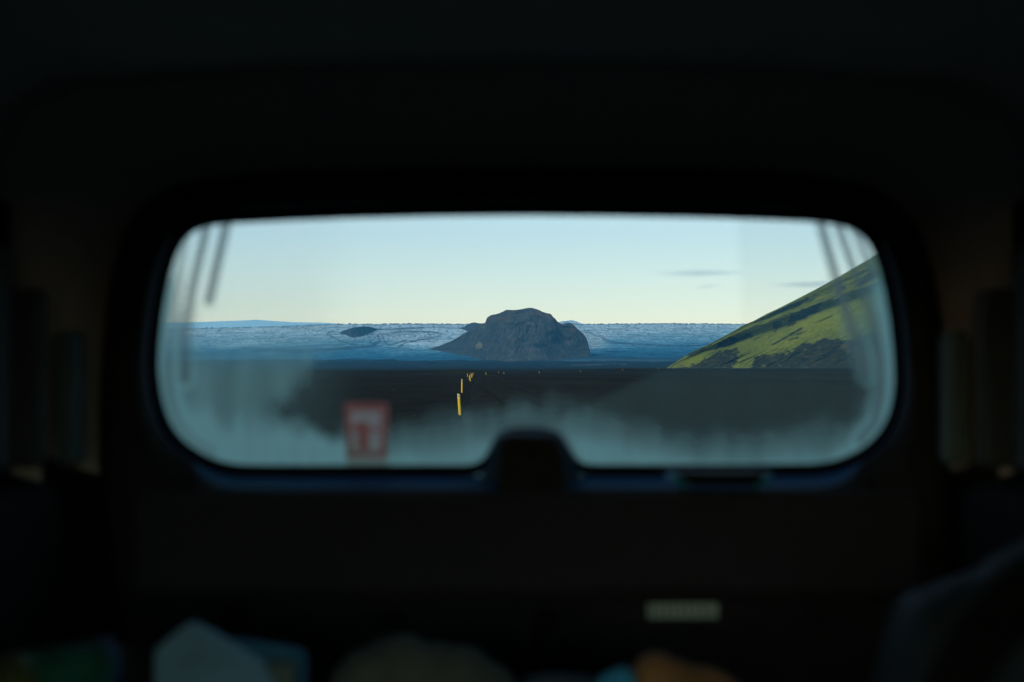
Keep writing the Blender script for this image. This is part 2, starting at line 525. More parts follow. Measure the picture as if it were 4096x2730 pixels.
def mix_attr(PX, PY, S):
    w = (fbm(PX / 16, PY / 10, 3, 54) - 0.5) * 16
    rust = 0.75 * sstep(-4, 5, poly_sd(PX + w, PY + w * 0.6, [(2115, 1255), (2150, 1250), (2200, 1258), (2222, 1277), (2236, 1296), (2200, 1275), (2160, 1263)]))
    rust = np.maximum(rust, 0.65 * sstep(-3, 5, poly_sd(PX + w, PY + w, [(1946, 1292), (1952, 1268), (1975, 1262), (1965, 1280)])))
    rust = np.maximum(rust, 0.55 * sstep(-3, 5, poly_sd(PX + w, PY + w, [(2270, 1300), (2288, 1298), (2310, 1325), (2290, 1325)])))
    rust = np.maximum(rust, 0.45 * sstep(-3, 6, poly_sd(PX + w, PY + w, [(1872, 1385), (1895, 1372), (1905, 1384), (1885, 1395)])))
    rust = np.maximum(rust, 0.55 * sstep(0.58, 0.75, fbm(PX / 26, PY / 14, 4, 55)) * sstep(0.55, 0.8, S))
    return rust


def pale_attr(PX, PY, S):
    w = (fbm(PX / 10, PY / 8, 3, 56) - 0.5) * 8
    a = sstep(-3, 3, poly_sd(PX + w, PY + w, [(1918, 1368), (1932, 1378), (1929, 1394), (1905, 1398), (1902, 1380)]))
    b = 0.6 * sstep(-3, 3, poly_sd(PX + w, PY + w, [(1925, 1312), (1944, 1304), (1946, 1309), (1930, 1316)]))
    c = 0.35 * sstep(0.55, 0.7, fbm(PX / 18, PY / 9, 4, 57)) * np.exp(-((PX - 2060) / 80) ** 2 - ((PY - 1290) / 12) ** 2)
    sn = sstep(0.83, 0.87, fbm(PX / 6, PY / 4, 2, 58)) * sstep(0.35, 0.1, S)
    return np.maximum(np.maximum(a, b), np.maximum(c, sn))


def dark_attr(PX, PY, S):
    w = (fbm(PX / 12, PY / 6, 3, 59) - 0.5) * 14
    a = sstep(-3, 4, poly_sd(PX + w, PY + w * 0.6, [(2128, 1376), (2150, 1373), (2192, 1378), (2188, 1390), (2150, 1392), (2132, 1386)]))
    u = (PX - 2110) / (1 + 0.9 * (1 - S))
    gul = sstep(0.72, 0.9, fbm(u / 5 + PY / 30, PY / 26, 3, 60, True)) * sstep(0.1, 0.3, S) * sstep(0.8, 0.55, S) * 0.75
    return np.maximum(a, gul)


k = NT('mountain_rock')
base = k.ramp(k.noise(0.02, 8, 0.65), [(0.3, (0.036, 0.043, 0.041)), (0.7, (0.078, 0.083, 0.074))])
v = k.ramp(k.noise(0.05, 8, 0.75, stretch=(1, 1, 1)), [(0.32, (0.66, 0.68, 0.7)), (0.68, (1.36, 1.32, 1.28))])
base = k.mix(1.0, base, v, 'MULTIPLY')
base = k.mix(k.attr('rust'), base, (0.125, 0.078, 0.05))
base = k.mix(k.attr('pale'), base, (0.17, 0.175, 0.10))
base = k.mix(k.attr('dark'), base, (0.016, 0.024, 0.030))
k.col(base)
k.bump(k.noise(0.06, 9, 0.7), 0.9, 6)
MAT_ROCK = k.m
massif('mountain', 1716, 2362, 2.0, ridge_m, foot_m, lambda px, py: np.where(px > 2180, 5140 + 1.2 * np.maximum(px - 2180, 0), ice_Y(px, py) - 20), 1.35, prof_m, MAT_ROCK, disp_m,
       {'rust': mix_attr, 'pale': pale_attr, 'dark': dark_attr}, 130, 1.0, 'bare dark rock mountain standing up through the glacier', smooth_px=110)

# small knoll behind the mountain's left shoulder
massif('rock_knoll', 1836, 1965, 2.5, curve([(1836, 1312), (1845, 1311), (1857, 1308), (1868, 1301), (1878, 1295), (1890, 1291), (1902, 1291), (1915, 1294), (1930, 1294), (1945, 1292), (1965, 1300)]),
       curve([(1836, 1313), (1855, 1318), (1880, 1330), (1965, 1340)]), lambda px, py: ice_Y(px, py) - 15, 1.2, prof_m, MAT_ROCK,
       lambda PX, PY, S, H: np.sin(np.pi * S) * (fbm(PX / 10, PY / 14, 3, 61, True) - 0.5) * 40,
       {'rust': lambda a, b, c: 0.2 + 0 * a, 'pale': lambda a, b, c: 0 * a, 'dark': lambda a, b, c: 0.25 + 0 * a}, 30, 1.0, 'low dark rock knoll behind the mountain\'s left shoulder')

# dark rock island in the ice on the left
rx = [(1358, 1332), (1375, 1323), (1392, 1318), (1407, 1313), (1425, 1310), (1440, 1308), (1454, 1306), (1472, 1307), (1490, 1310), (1500, 1314), (1512, 1320)]
fx = [(1358, 1333), (1372, 1339), (1390, 1344), (1405, 1352), (1425, 1352), (1445, 1348), (1461, 1344), (1468, 1336), (1485, 1331), (1497, 1326), (1512, 1321)]
massif('rock_island', 1358, 1512, 2.0, curve(rx), curve(fx), lambda px, py: ice_Y(px, py) - 15, 2.2, lambda s: s, MAT_ROCK,
       lambda PX, PY, S, H: np.sin(np.pi * S) * (fbm(PX / 10, PY / 6, 4, 62, True) - 0.5) * 70,
       {'rust': lambda a, b, c: 0.18 + 0 * a, 'pale': lambda a, b, c: 0 * a, 'dark': lambda a, b, c: 0.55 + 0 * a}, 40, 1.0, 'small dark rock island surrounded by blue ice')

# far ice plateau (left) and snowy peak (right)
k = NT('far_snow')
k.col(k.mix(k.attr('rust'), k.ramp(k.noise(0.006, 6, 0.6, stretch=(1, 0.3, 3)), [(0.35, (0.50, 0.86, 0.96)), (0.7, (0.58, 0.90, 0.97))]), (0.8, 0.85, 0.85)))
far_far = k.m
massif('ice_plateau', -2500, 1440, 8, curve([(-2500, 1310), (200, 1297), (500, 1294), (600, 1291.5), (800, 1289), (950, 1283.5), (1013, 1281), (1016, 1280), (1020, 1278.8), (1026, 1280), (1030, 1281), (1060, 1282), (1100, 1285), (1180, 1290), (1230, 1290.5), (1300, 1291.5), (1350, 1295), (1400, 1299), (1440, 1303)]),
       lambda v: 1345 + 0 * v, lambda px, py: 10500 + 0 * px, 4, lambda s: s, far_far, None,
       {'rust': lambda PX, PY, S: 0.8 * sstep(0.5, 0.7, fbm(PX / 30, PY / 3, 3, 63)) * np.exp(-((PX - 1310) / 80) ** 2 - ((PY - 1296) / 4) ** 2)}, 60, 1.0, 'pale blue ice plateau on the far left skyline')
k = NT('snowy_peak')
k.col(k.ramp(k.noise(0.012, 7, 0.75, stretch=(1, 1, 0.4)), [(0.42, (0.22, 0.42, 0.56)), (0.58, (0.70, 0.82, 0.86))]))
k.bump(k.noise(0.01, 8, 0.7), 1.0, 30)
massif('snowy_peak', 2180, 2420, 2.5, curve([(2180, 1305), (2205, 1300), (2225, 1292), (2235, 1289), (2250, 1286), (2265, 1285), (2278, 1282.5), (2293, 1282), (2306, 1286), (2318, 1292), (2332, 1296), (2360, 1298), (2420, 1306)]),
       lambda v: 1330 + 0 * v, lambda px, py: 10600 + 0 * px, 1.6, lambda s: s, k.m,
       lambda PX, PY, S, H: np.sin(np.pi * S) * (fbm(PX / 14, PY / 30, 4, 64, True) - 0.5) * 160, None, 50, 1.0, 'snow covered peak just right of the mountain')

# braided river glinting on the flat before the mountain
k = NT('river_water')
k.col((0.35, 0.5, 0.55)); k.b.inputs['Roughness'].default_value = 0.25; k.b.inputs['Specular IOR Level'].default_value = 0.5
vs, fs = [], []
for x0, x1, yy, wd in ((2285, 2300, 1463.4, 9), (2303, 2318, 1463.2, 9), (2322, 2345, 1462.6, 12), (2350, 2375, 1462.0, 10), (2378, 2412, 1460.8, 14), (2416, 2462, 1458.8, 18), (2482, 2502, 1459.6, 9)):
    n = 10
    b = len(vs)
    for i in range(n + 1):
        t = i / n; px = x0 + (x1 - x0) * t
        Y = 3400.0
        for _ in range(60):
            z = float(ground_z((px - CX) * Y / F, Y)); y = HY - (z - EYE) * F / Y
            Y += (y - yy) * 12
            Y = min(max(Y, 2600), 4500)
        wv = wd * (3.0 + 1.5 * mnoise.noise((px * 0.1, yy, 0))) * math.sin(math.pi * (0.08 + 0.84 * t))
        Xw = (px - CX) * Y / F
        z = float(ground_z(Xw, Y)) + 1.0
        vs += [(Xw, Y - wv, z - 0.35), (Xw, Y + wv, z + 0.2)]
    fs += [(b + 2 * i, b + 2 * i + 2, b + 2 * i + 3, b + 2 * i + 1) for i in range(n)]
tag(from_pydata('river', vs, fs, k.m), 'thin pale river channels glinting below the mountain', kind='structure')

# ------------------------------------------------------------------ green hill on the right
ridge_h = curve([(2656, 1481), (2675, 1466), (2720, 1438), (2760, 1413), (2800, 1394), (2850, 1371), (2900, 1344), (2940, 1322), (2971, 1303), (3022, 1281), (3065, 1257), (3107, 1238), (3180, 1201), (3240, 1170), (3277, 1151), (3333, 1120), (3362, 1104), (3420, 1070), (3460, 1047), (3500, 1022), (3530, 1007), (3640, 935), (3900, 770), (4400, 470), (5200, 100), (6000, -150)])
foot_h = lambda v: 1481.5 + 0 * v
l1 = curve([(2656, 1481.2), (2760, 1421), (2850, 1380), (2930, 1336), (2971, 1315), (3107, 1267), (3192, 1241), (3277, 1207), (3362, 1174), (3430, 1150), (3528, 1106), (3700, 1020), (6000, 200)])
l2 = curve([(2656, 1481.4), (2700, 1462), (2760, 1432), (2823, 1411), (2895, 1396), (2959, 1373), (3000, 1362), (3150, 1315), (3256, 1266), (3362, 1227), (3447, 1201), (3553, 1165), (3700, 1110), (6000, 500)])


def disp_h(PX, PY, S, H):
    r, a, b, f = ridge_h(PX), l1(PX), l2(PX), foot_h(PX)
    y = PY + (fbm(PX / 60, PY / 30, 3, 70) - 0.5) * 10
    def saw(t):                    # 0 at the upper line, hollow just above the lower line, crest on it
        return np.where(t < 0.75, sstep(0, 0.75, t), 1 - sstep(0.75, 1.0, t))
    t1 = np.clip((y - r) / np.maximum(a - r, 1), 0, 1)
    t2 = np.clip((y - a) / np.maximum(b - a, 1), 0, 1)
    t3 = np.clip((y - b) / np.maximum(f - b, 1), 0, 1)
    w1 = np.clip((a - r) / 30, 0, 1); w2 = np.clip((b - a) / 30, 0, 1)
    d = 42 * saw(t1) * w1 * (y < a) + 58 * saw(t2) * w2 * ((y >= a) & (y < b)) - 25 * np.sin(np.pi * t3) * (y >= b)
    u = PX * 0.45 + PY            # runs with the slope of the spurs
    g = fbm(u / 22, PX / 110, 4, 71, True) - 0.5
    g2 = fbm(PX / 10, PY / 7, 4, 72) - 0.5
    env = np.sin(np.pi * np.clip(S, 0, 1)) ** 0.5
    sc = np.clip(H / 60, 0.05, 1)
    return sc * (d * env + 20 * g * env + 3 * g2 * env)


SOIL = [
    ([(2920, 1341), (2954, 1320), (3022, 1286), (3129, 1231), (3231, 1190), (3239, 1196), (3180, 1232), (3141, 1248), (3060, 1272), (2971, 1309), (2930, 1336)], 8, 0.95),
    ([(3341, 1179), (3371, 1162), (3388, 1154), (3379, 1145), (3358, 1150), (3345, 1166)], 7, 1.0),
    ([(3413, 1154), (3447, 1120), (3481, 1090), (3511, 1086), (3540, 1096), (3469, 1131)], 6, 1.0),
    ([(3154, 1250), (3192, 1243), (3294, 1203), (3277, 1239), (3235, 1270), (3171, 1300), (3150, 1303), (3160, 1273)], 16, 0.92),
    ([(3090, 1311), (3099, 1290), (3120, 1277), (3129, 1290), (3120, 1311), (3103, 1328)], 14, 0.9),
    ([(2861, 1398), (2869, 1371), (2929, 1345), (2950, 1352), (2990, 1330), (3014, 1326), (3005, 1349), (2937, 1375), (2895, 1392)], 14, 1.0),
    ([(2746, 1422), (2767, 1407), (2844, 1379), (2861, 1379), (2818, 1400), (2763, 1426)], 12, 0.8),
    ([(2650, 1490), (2690, 1472), (2740, 1464), (2790, 1460), (2815, 1440), (2840, 1420), (2895, 1402), (2954, 1392), (2954, 1411), (2937, 1460), (2925, 1490)], 24, 1.0),
    ([(2990, 1490), (3000, 1455), (3022, 1428), (3065, 1417), (3150, 1405), (3205, 1379), (3256, 1366), (3300, 1354), (3371, 1362), (3447, 1347), (3511, 1326), (3640, 1278), (4200, 1150), (6000, 900), (6000, 1495), (2990, 1495)], 20, 1.0),
    ([(3083, 1381), (3150, 1341), (3212, 1308), (3207, 1318), (3150, 1353), (3095, 1381)], 5, 1.0),
    ([(3150, 1362), (3190, 1346), (3194, 1352), (3155, 1369)], 8, 0.9),
    ([(3184, 1337), (3235, 1319), (3222, 1330), (3190, 1343)], 8, 0.9),
    ([(3430, 1345), (3445, 1325), (3475, 1310), (3450, 1335)], 6, 0.7),
    ([(3447, 1212), (3440, 1180), (3452, 1172), (3452, 1205)], 9, 0.6),
    ([(3260, 1150), (3310, 1125), (3325, 1130), (3270, 1160)], 14, 0.6),
]


def soil_attr(PX, PY, S):
    u = PX * 0.5 + PY
    w = (fbm(PX / 26, PY / 12, 4, 73) - 0.5) + 0.5 * (fbm(u / 6, PX / 24, 3, 74) - 0.5) + 0.45 * (fbm(PX / 7, PY / 4, 3, 81) - 0.5)
    a = np.zeros(PX.shape)
    for pts, amp, st in SOIL:
        sd = poly_sd(PX, PY, pts) + w * amp * 1.3
        a = np.maximum(a, st * (0.80 + 0.2 * fbm(PX / 12, PY / 8, 3, 82)) * sstep(-3, 4, sd))
    fleck = sstep(0.70, 0.78, fbm(u / 9, PX / 40, 5, 75)) * 0.3
    a = np.maximum(a, fleck * (0.4 + 0.6 * sstep(1250, 1450, PY + (PX - 3000) * 0.2)))
    thin = sstep(0.90, 0.97, fbm(u / 10 + fbm(PX / 40, PY / 40, 2, 78), PX / 160, 2, 79, True)) * 0.2
    a = np.maximum(a, thin)
    # moss islands surviving in the lower scree
    isl = sstep(0.70, 0.80, fbm(PX / 16, PY / 7, 4, 76) + 0.10 * np.exp(-((PX - 2970) / 45) ** 2)) * (PX < 3230)
    return a * (1 - 0.75 * isl)


def fold_shade_attr(PX, PY, S):  # random moss tone plus shading of the broad folds put into colour
    g = np.exp(-((PX - 3230) / 230) ** 2 - ((PY + 0.42 * (PX - 3200) - 1330) / 55) ** 2)
    g = np.maximum(g, np.exp(-((PX - 2780) / 90) ** 2 - ((PY - 1440) / 28) ** 2))
    return np.clip(0.9 - 0.85 * g + 0.9 * (fbm(PX / 90, PY / 22 + PX / 60, 3, 83) - 0.5), 0, 1)


def rust_attr(PX, PY, S):
    return np.clip(sstep(0.55, 0.8, fbm(PX / 30, PY / 12, 4, 77)) * 0.8 + 0.8 * np.exp(-((PX - 2715) / 60) ** 2 - ((PY - 1478) / 8) ** 2), 0, 1)


k = NT('mossy_hillside')
moss = k.ramp(k.noise(0.012, 7, 0.65), [(0.3, (0.160, 0.182, 0.018)), (0.52, (0.200, 0.226, 0.022)), (0.75, (0.245, 0.268, 0.030))])
v = k.ramp(k.noise(0.22, 5, 0.75), [(0.3, (0.85, 0.86, 0.84)), (0.7, (1.12, 1.12, 1.1))])
moss = k.mix(1.0, moss, v, 'MULTIPLY')
moss = k.mix(k.math('MULTIPLY', k.attr('fold_shade'), 0.75), moss, (0.115, 0.140, 0.030))
so = k.ramp(k.noise(0.06, 7, 0.7), [(0.3, (0.010, 0.013, 0.012)), (0.7, (0.030, 0.029, 0.021))])
so = k.mix(k.attr('rust'), so, (0.075, 0.052, 0.028))
k.col(k.mix(k.attr('soil'), moss, so))
k.b.inputs['Roughness'].default_value = 0.95
k.bump(k.noise(0.12, 9, 0.7), 0.35, 2)
prof_h = lambda s: 0.6 * s + 0.4 * s ** 1.5
massif('hill', 2656, 3700, 1.6, ridge_h, foot_h, lambda px, py: 2300 + (px - 2656) * 0.05, 1.7, prof_h, k.m, disp_h,
       {'soil': soil_attr, 'rust': rust_attr, 'fold_shade': fold_shade_attr}, 260, 1.0, 'steep hillside of bright green moss over dark scree', far_px=6000)

# ------------------------------------------------------------------ clouds
def cloud(name, px, py, hw, hh, Y, dens, label):
    k = bpy.data.materials.new('cloud_vapour')
    k.use_nodes = True
    t = k.node_tree
    t.nodes.remove(t.nodes['Principled BSDF'])
    tc = t.nodes.new('ShaderNodeTexCoord')
    g = t.nodes.new('ShaderNodeVectorMath'); g.operation = 'LENGTH'
    nz = t.nodes.new('ShaderNodeTexNoise'); nz.inputs['Scale'].default_value = 2.0; nz.inputs['Detail'].default_value = 4
    ad = t.nodes.new('ShaderNodeMath'); ad.operation = 'MULTIPLY_ADD'; ad.inputs[1].default_value = 0.5; 
    mr = t.nodes.new('ShaderNodeMapRange')
    mr.inputs[1].default_value = 1.2; mr.inputs[2].default_value = 0.35; mr.inputs[3].default_value = 0; mr.inputs[4].default_value = dens
    mr.interpolation_type = 'SMOOTHSTEP'
    pv = t.nodes.new('ShaderNodeVolumePrincipled')
    pv.inputs['Color'].default_value = (0.97, 0.97, 0.98, 1)
    pv.inputs['Anisotropy'].default_value = 0.2
    t.links.new(tc.outputs['Object'], g.inputs[0]); t.links.new(tc.outputs['Object'], nz.inputs['Vector'])
    t.links.new(nz.outputs[0], ad.inputs[0]); t.links.new(g.outputs['Value'], ad.inputs[2])
    t.links.new(ad.outputs[0], mr.inputs[0]); t.links.new(mr.outputs[0], pv.inputs['Density'])
    t.links.new(pv.outputs[0], t.nodes['Material Output'].inputs['Volume'])
    bm = bmesh.new(); bmesh.ops.create_uvsphere(bm, u_segments=32, v_segments=16, radius=1.0)
    for v in bm.verts:
        if v.co.z < 0: v.co.z *= 0.7
    me = bpy.data.meshes.new(name); bm.to_mesh(me); bm.free()
    o = link_mesh(name, me, k)
    p = W(px, py, Y)
    o.location = p
    o.scale = (hw * Y / F, 900, hh * Y / F)
    return tag(o, label, kind='structure')


cloud('cloud', 2800, 1094, 235, 11, 16000, 0.0009, 'long thin lens cloud above the plain, left of the hill')
cloud('cloud', 3270, 1139, 230, 13, 16500, 0.0010, 'lens cloud running behind the green hillside')
cloud('cloud', 2830, 1147, 70, 5, 17000, 0.0006, 'faint small cloud streak under the longer one')

# ------------------------------------------------------------------ yellow marker posts
MAT_POST = simple('yellow_plastic', (0.72, 0.46, 0.02), 0.5, 0.3, 0.08, 12)
MAT_REFL = simple('reflective_foil', (0.46, 0.52, 0.46), 0.35, 0.5, 0.1, 60)


def arc_piece(z0, z1f, half, depth, lift, z0f=None):
    """curved sheet of a marker post: width 2*half, bottom z0, slanted top z1f(x)"""
    n = 10
    V = []
    for layer in (0, 1):
        for j in range(2):
            for i in range(n + 1):
                u = -1 + 2 * i / n
                r = 1.0 + (lift if layer == 0 else -0.06)
                x = half * u * (1 + (lift * 0.4 if layer == 0 else 0))
                y = depth * (u * u) - (0.0 if layer else 0.006 + lift * 0.02)
                zz = (z0f(u) if z0f else z0) if j == 0 else z1f(u)
                V.append((x, y, zz))
    m = n + 1
    Fc = []
    for i in range(n):
        Fc.append((i, i + 1, m + i + 1, m + i))                      # front
        Fc.append((2 * m + i + 1, 2 * m + i, 3 * m + i, 3 * m + i + 1))
        Fc.append((m + i, m + i + 1, 3 * m + i + 1, 3 * m + i))
        Fc.append((i + 1, i, 2 * m + i, 2 * m + i + 1))
    Fc.append((0, m, 3 * m, 2 * m)); Fc.append((n, 2 * m + n, 3 * m + n, m + n))
    return V, Fc


def make_post():
    root = empty('marker_post', (0, 0, 0))
    top = lambda u: 0.90 - 0.035 * (u + 1) / 2 * 1.0
    b, f = arc_piece(-0.06, top, 0.055, 0.035, 0)
    from_pydata('post_body', b, f, MAT_POST, root, smooth=False)
    for zt in (0.0, 0.135):
        b, f = arc_piece(0, lambda u, zt=zt: top(u) - 0.004 - zt - 0.004, 0.0555, 0.035, 0.12, lambda u, zt=zt: top(u) - zt - 0.055)
        from_pydata('reflector', b, f, MAT_REFL, root, smooth=False)
    return root


def copy_tree(o, parent=None):
    c = o.copy(); COL.objects.link(c); c.parent = parent
    for ch in list(o.children): copy_tree(ch, c)
    return c


posts = [  # px of foot, distance, lean, label
    (1840, 59, -3.6, 'nearest yellow marker post, the largest one, tilted left'),
    (1847, 116, 0.6, 'second nearest yellow marker post, upright, with two grey bands'),
    (1848.5, 155, -1.5, 'yellow post whose slanted tip shows above the second nearest post'),
    (1881, 232, -1.5, 'yellow post at the front of the small cluster by the track'),
    (1877, 268, 3.5, 'yellow post leaning right behind the front post of the cluster'),
    (1887.5, 320, -4.0, 'short yellow post at the right side of the small cluster'),
    (1888.8, 400, 1.5, 'bright yellow post standing high in the right of the cluster'),
    (1884, 440, -2.0, 'thin dim yellow post between the taller posts of the cluster'),
    (1869.6, 375, 0.0, 'small yellow post standing alone left of the cluster'),
    (1892.5, 500, 2.0, 'tiny rightmost yellow post of the cluster by the track'),
    (1943.6, 540, 0.0, 'small yellow post right of the cluster, beneath the grassy rise'),
    (1994, 760, 0.0, 'faintest tiny yellow post between two brighter ones below the mountain'),
    (2015.7, 620, 0.0, 'small yellow post below the middle of the dark mountain\'s left foot'),
    (2157, 655, 0.0, 'small yellow post below the dark patch on the mountain'),
    (2321.8, 800, 1.0, 'small yellow post below the mountain\'s right foot'),
    (2491, 900, 0.0, 'tiny yellow post between the mountain and the green hill'),
    (2634.6, 950, 0.0, 'tiny yellow post just left of the green hill\'s foot'),
]
proto = make_post()
for i, (px, D, lean, lab) in enumerate(posts):
    o = proto if i == 0 else copy_tree(proto)
    X = (px - CX) * D / F
    o.location = (X, D, float(ground_z(X, D)))
    o.rotation_euler = (0, R(lean), R([8, -6, 3, 5, -8, 10, -4][i % 7]))
    if D > 500: o.scale = (1.25, 1.25, 1.0)
    tag(o, lab, 'marker post', 'yellow marker posts along the track')

# scattered stones on the sand
random.seed(5)
vs, fs = [], []
for i in range(110):
    D = 45 * (14 ** random.random()); px = random.uniform(650, 3560)
    X = (px - CX) * D / F
    s = random.uniform(0.02, 0.07) * (1 + D / 250)
    bmx = []
    b = len(vs)
    z = float(ground_z(X, D))
    ring = 6
    a0 = random.random() * 6
    for j in range(ring):
        a = a0 + j * 2 * math.pi / ring
        rr = s * random.uniform(0.7, 1.2)
        vs.append((X + rr * 1.4 * math.cos(a), D + rr * math.sin(a), z - 0.02))
    for j in range(ring):
        a = a0 + 0.3 + j * 2 * math.pi / ring
        rr = s * random.uniform(0.35, 0.7)
        vs.append((X + rr * 1.2 * math.cos(a), D + rr * math.sin(a), z + s * random.uniform(0.35, 0.6)))
    fs += [(b + j, b + (j + 1) % ring, b + ring + (j + 1) % ring, b + ring + j) for j in range(ring)]
    fs.append(tuple(b + ring + j for j in range(ring)))
tag(from_pydata('stones', vs, fs, simple('grey_stone', (0.035, 0.035, 0.033), 0.9, 0.1, 0.4, 3), smooth=False), 'small grey stones strewn over the black sand', 'stones', kind='stuff')

# ================================================================== the vehicle
van = empty('camper_van', (0, 0, 0), 'dark camper van interior seen from inside towards its rear window', 'van')
YG = 2.30                                     # the rear glass stands this far back

MAT_SEAL = simple('rubber_seal', (0.010, 0.010, 0.010), 0.7, 0.2, 0.2, 80)
MAT_TRIM = simple('door_trim_plastic', (0.032, 0.032, 0.032), 0.75, 0.15, 0.2, 60, 0.2)
MAT_LEDGE = simple('sky_tinted_door_edge', (0.004, 0.085, 0.22), 0.5, 0.3, 0.1, 20)  # blue base colour stands for sky light caught on the dark ledge
MAT_CARD = simple('door_card', (0.050, 0.052, 0.060), 0.85, 0.1, 0.15, 90, 0.3)
MAT_CARD2 = simple('lower_door_panel', (0.032, 0.033, 0.035), 0.85, 0.1, 0.15, 90, 0.3)
MAT_LINER = simple('roof_liner', (0.56, 0.50, 0.46), 0.95, 0.05, 0.1, 60, 0.3)
MAT_DARKWALL = simple('side_trim', (0.02, 0.02, 0.02), 0.9, 0.05, 0.2, 40)
MAT_GREYWALL = simple('side_panel_grey', (0.07, 0.08, 0.08), 0.9, 0.1, 0.15, 40)
MAT_PILLAR2 = simple('pillar_panel', (0.14, 0.19, 0.17), 0.8, 0.15, 0.1, 40)
MAT_PILLAR = simple('pillar_panel', (0.11, 0.17, 0.18), 0.8, 0.15, 0.1, 40)

# outline of the glass opening, photograph pixels, anticlockwise from top left
OPEN = [(900, 880), (1150, 868), (1400, 858), (1750, 850), (2100, 847), (2450, 850), (2800, 856), (3050, 864), (3240, 872),
        (3330, 880), (3400, 896), (3455, 925), (3495, 972), (3525, 1045), (3552, 1150), (3575, 1280), (3590, 1430), (3593, 1540), (3580, 1635), (3550, 1710), (3500, 1775), (3430, 1825), (3350, 1857), (3260, 1872),
        (3000, 1875), (2700, 1876), (2345, 1876), (2312, 1866), (2285, 1840), (2262, 1800), (2245, 1765), (2225, 1738), (2190, 1728), (2100, 1726), (2040, 1728), (2008, 1736), (1992, 1762), (1975, 1805), (1955, 1840), (1925, 1868), (1885, 1877),
        (1600, 1877), (1250, 1878), (960, 1877), (880, 1864), (800, 1830), (720, 1775), (665, 1700), (632, 1600), (616, 1480), (622, 1360), (640, 1210), (668, 1080), (700, 990), (735, 935), (780, 903), (840, 887)]
DOOR = [(840, 735), (1150, 706), (1500, 695), (1800, 690), (2100, 688), (2400, 690), (2750, 694), (3050, 705), (3350, 735),
        (3480, 765), (3560, 810), (3630, 870), (3680, 950), (3715, 1060), (3745, 1200), (3765, 1350), (3778, 1500), (3785, 1650), (3790, 1800), (3792, 1950), (3794, 2150), (3796, 2400), (3798, 2650), (3799, 2900),
        (3500, 2900), (3000, 2900), (2500, 2900), (2100, 2900), (1700, 2900), (1300, 2900), (900, 2900), (470, 2900),
        (458, 2650), (445, 2400), (430, 2150), (415, 1950), (405, 1800), (405, 1650), (412, 1500), (422, 1350), (440, 1200), (468, 1060), (505, 950), (560, 850), (640, 790), (730, 755)]


def resample(pts, n, start):
    """closed loop resampled to n points by arc length, beginning nearest the given point"""
    p = np.array(pts + [pts[0]], float)
    seg = np.hypot(*np.diff(p, axis=0).T); s = np.concatenate([[0], np.cumsum(seg)])
    u = np.linspace(0, s[-1], n, endpoint=False)
    q = np.stack([np.interp(u, s, p[:, 0]), np.interp(u, s, p[:, 1])], -1)
    i = np.argmin(np.hypot(q[:, 0] - start[0], q[:, 1] - start[1]))
    return np.roll(q, -i, axis=0)


def smooth_loop(q, it=2):
    for _ in range(it):
        q = 0.5 * q + 0.25 * (np.roll(q, 1, 0) + np.roll(q, -1, 0))
    return q


def offset_loop(q, d):
    t = np.roll(q, -1, 0) - np.roll(q, 1, 0)
    t /= np.linalg.norm(t, axis=1)[:, None] + 1e-9
    n = np.stack([t[:, 1], -t[:, 0]], -1)            # outward for this winding (screen y down)
    return q + n * (d if np.ndim(d) == 0 else d[:, None])


def ring_mesh(name, loops, mat, parent, close=False, label=None):
    n = len(loops[0][0])
    V = []
    for q, Y in loops:
        Ys = Y if np.ndim(Y) else [Y] * n
        V += [tuple(W(q[i][0], q[i][1], Ys[i])) for i in range(n)]
    Fc = []
    L = len(loops)
    for a in range(L - 1 + (1 if close else 0)):
        b = (a + 1) % L
        for i in range(n):
            j = (i + 1) % n
            Fc.append((a * n + i, a * n + j, b * n + j, b * n + i))
    return from_pydata(name, V, Fc, mat, parent)


NL = 520
op = smooth_loop(resample(OPEN, NL, (2100, 847)), 5)

# a plain rounded outline for the ledge and trim that ignores the notch
OPEN2 = [p for p in OPEN if not (1890 < p[0] < 2340 and p[1] > 1700)]
op2 = smooth_loop(resample(OPEN2, NL, (2100, 847)), 4)
dr = smooth_loop(resample(DOOR, NL, (2100, 688)), 4)

op = smooth_loop(offset_loop(op, -17.0), 3)
op2 = smooth_loop(offset_loop(op2, -17.0), 3)
rear = empty('rear_door', (0, 0, 0)); rear.parent = van
# rubber seal follows the notch: it rises over the latch cover
ring_mesh('window_seal', [(op, YG - 0.004), (op, YG - 0.012), (offset_loop(op, 5), YG - 0.022), (offset_loop(op, 26), YG - 0.024), (offset_loop(op, 46), YG - 0.020), (offset_loop(op, 48), YG - 0.002)], MAT_SEAL, rear)
# sky-tinted sill / reveal between seal and trim
lw = 50 + 46.0 * sstep(1800, 1850, op2[:, 1])
a2 = offset_loop(op2, 44)
b2 = offset_loop(op2, lw)
dip = ((b2[:, 0] > 2735) & (b2[:, 0] < 3035) & (b2[:, 1] > 1900)).astype(float)
dip = smooth_loop(np.stack([dip, dip], -1), 3)[:, 0]
b2[:, 1] += 16 * dip
ring_mesh('door_reveal', [(a2, YG + 0.0), (a2, YG - 0.006), (offset_loop(op2, 47) , YG - 0.03), (b2, YG - 0.075), (offset_loop(b2, 4), YG - 0.078)], MAT_LEDGE, rear)
# dark trim surround out to the edge of the door
mid = b2 * 0.8 + dr * 0.2
mid[:, 1] = np.where(b2[:, 1] > 1890, b2[:, 1] + 14, mid[:, 1])
ring_mesh('door_trim', [(b2, YG - 0.07), (b2, YG - 0.085), (mid, YG - 0.11), (b2 * 0.3 + dr * 0.7, YG - 0.11), (dr, YG - 0.09), (offset_loop(dr, 6), YG - 0.02), (offset_loop(dr, 60), YG - 0.012)], MAT_TRIM, rear)

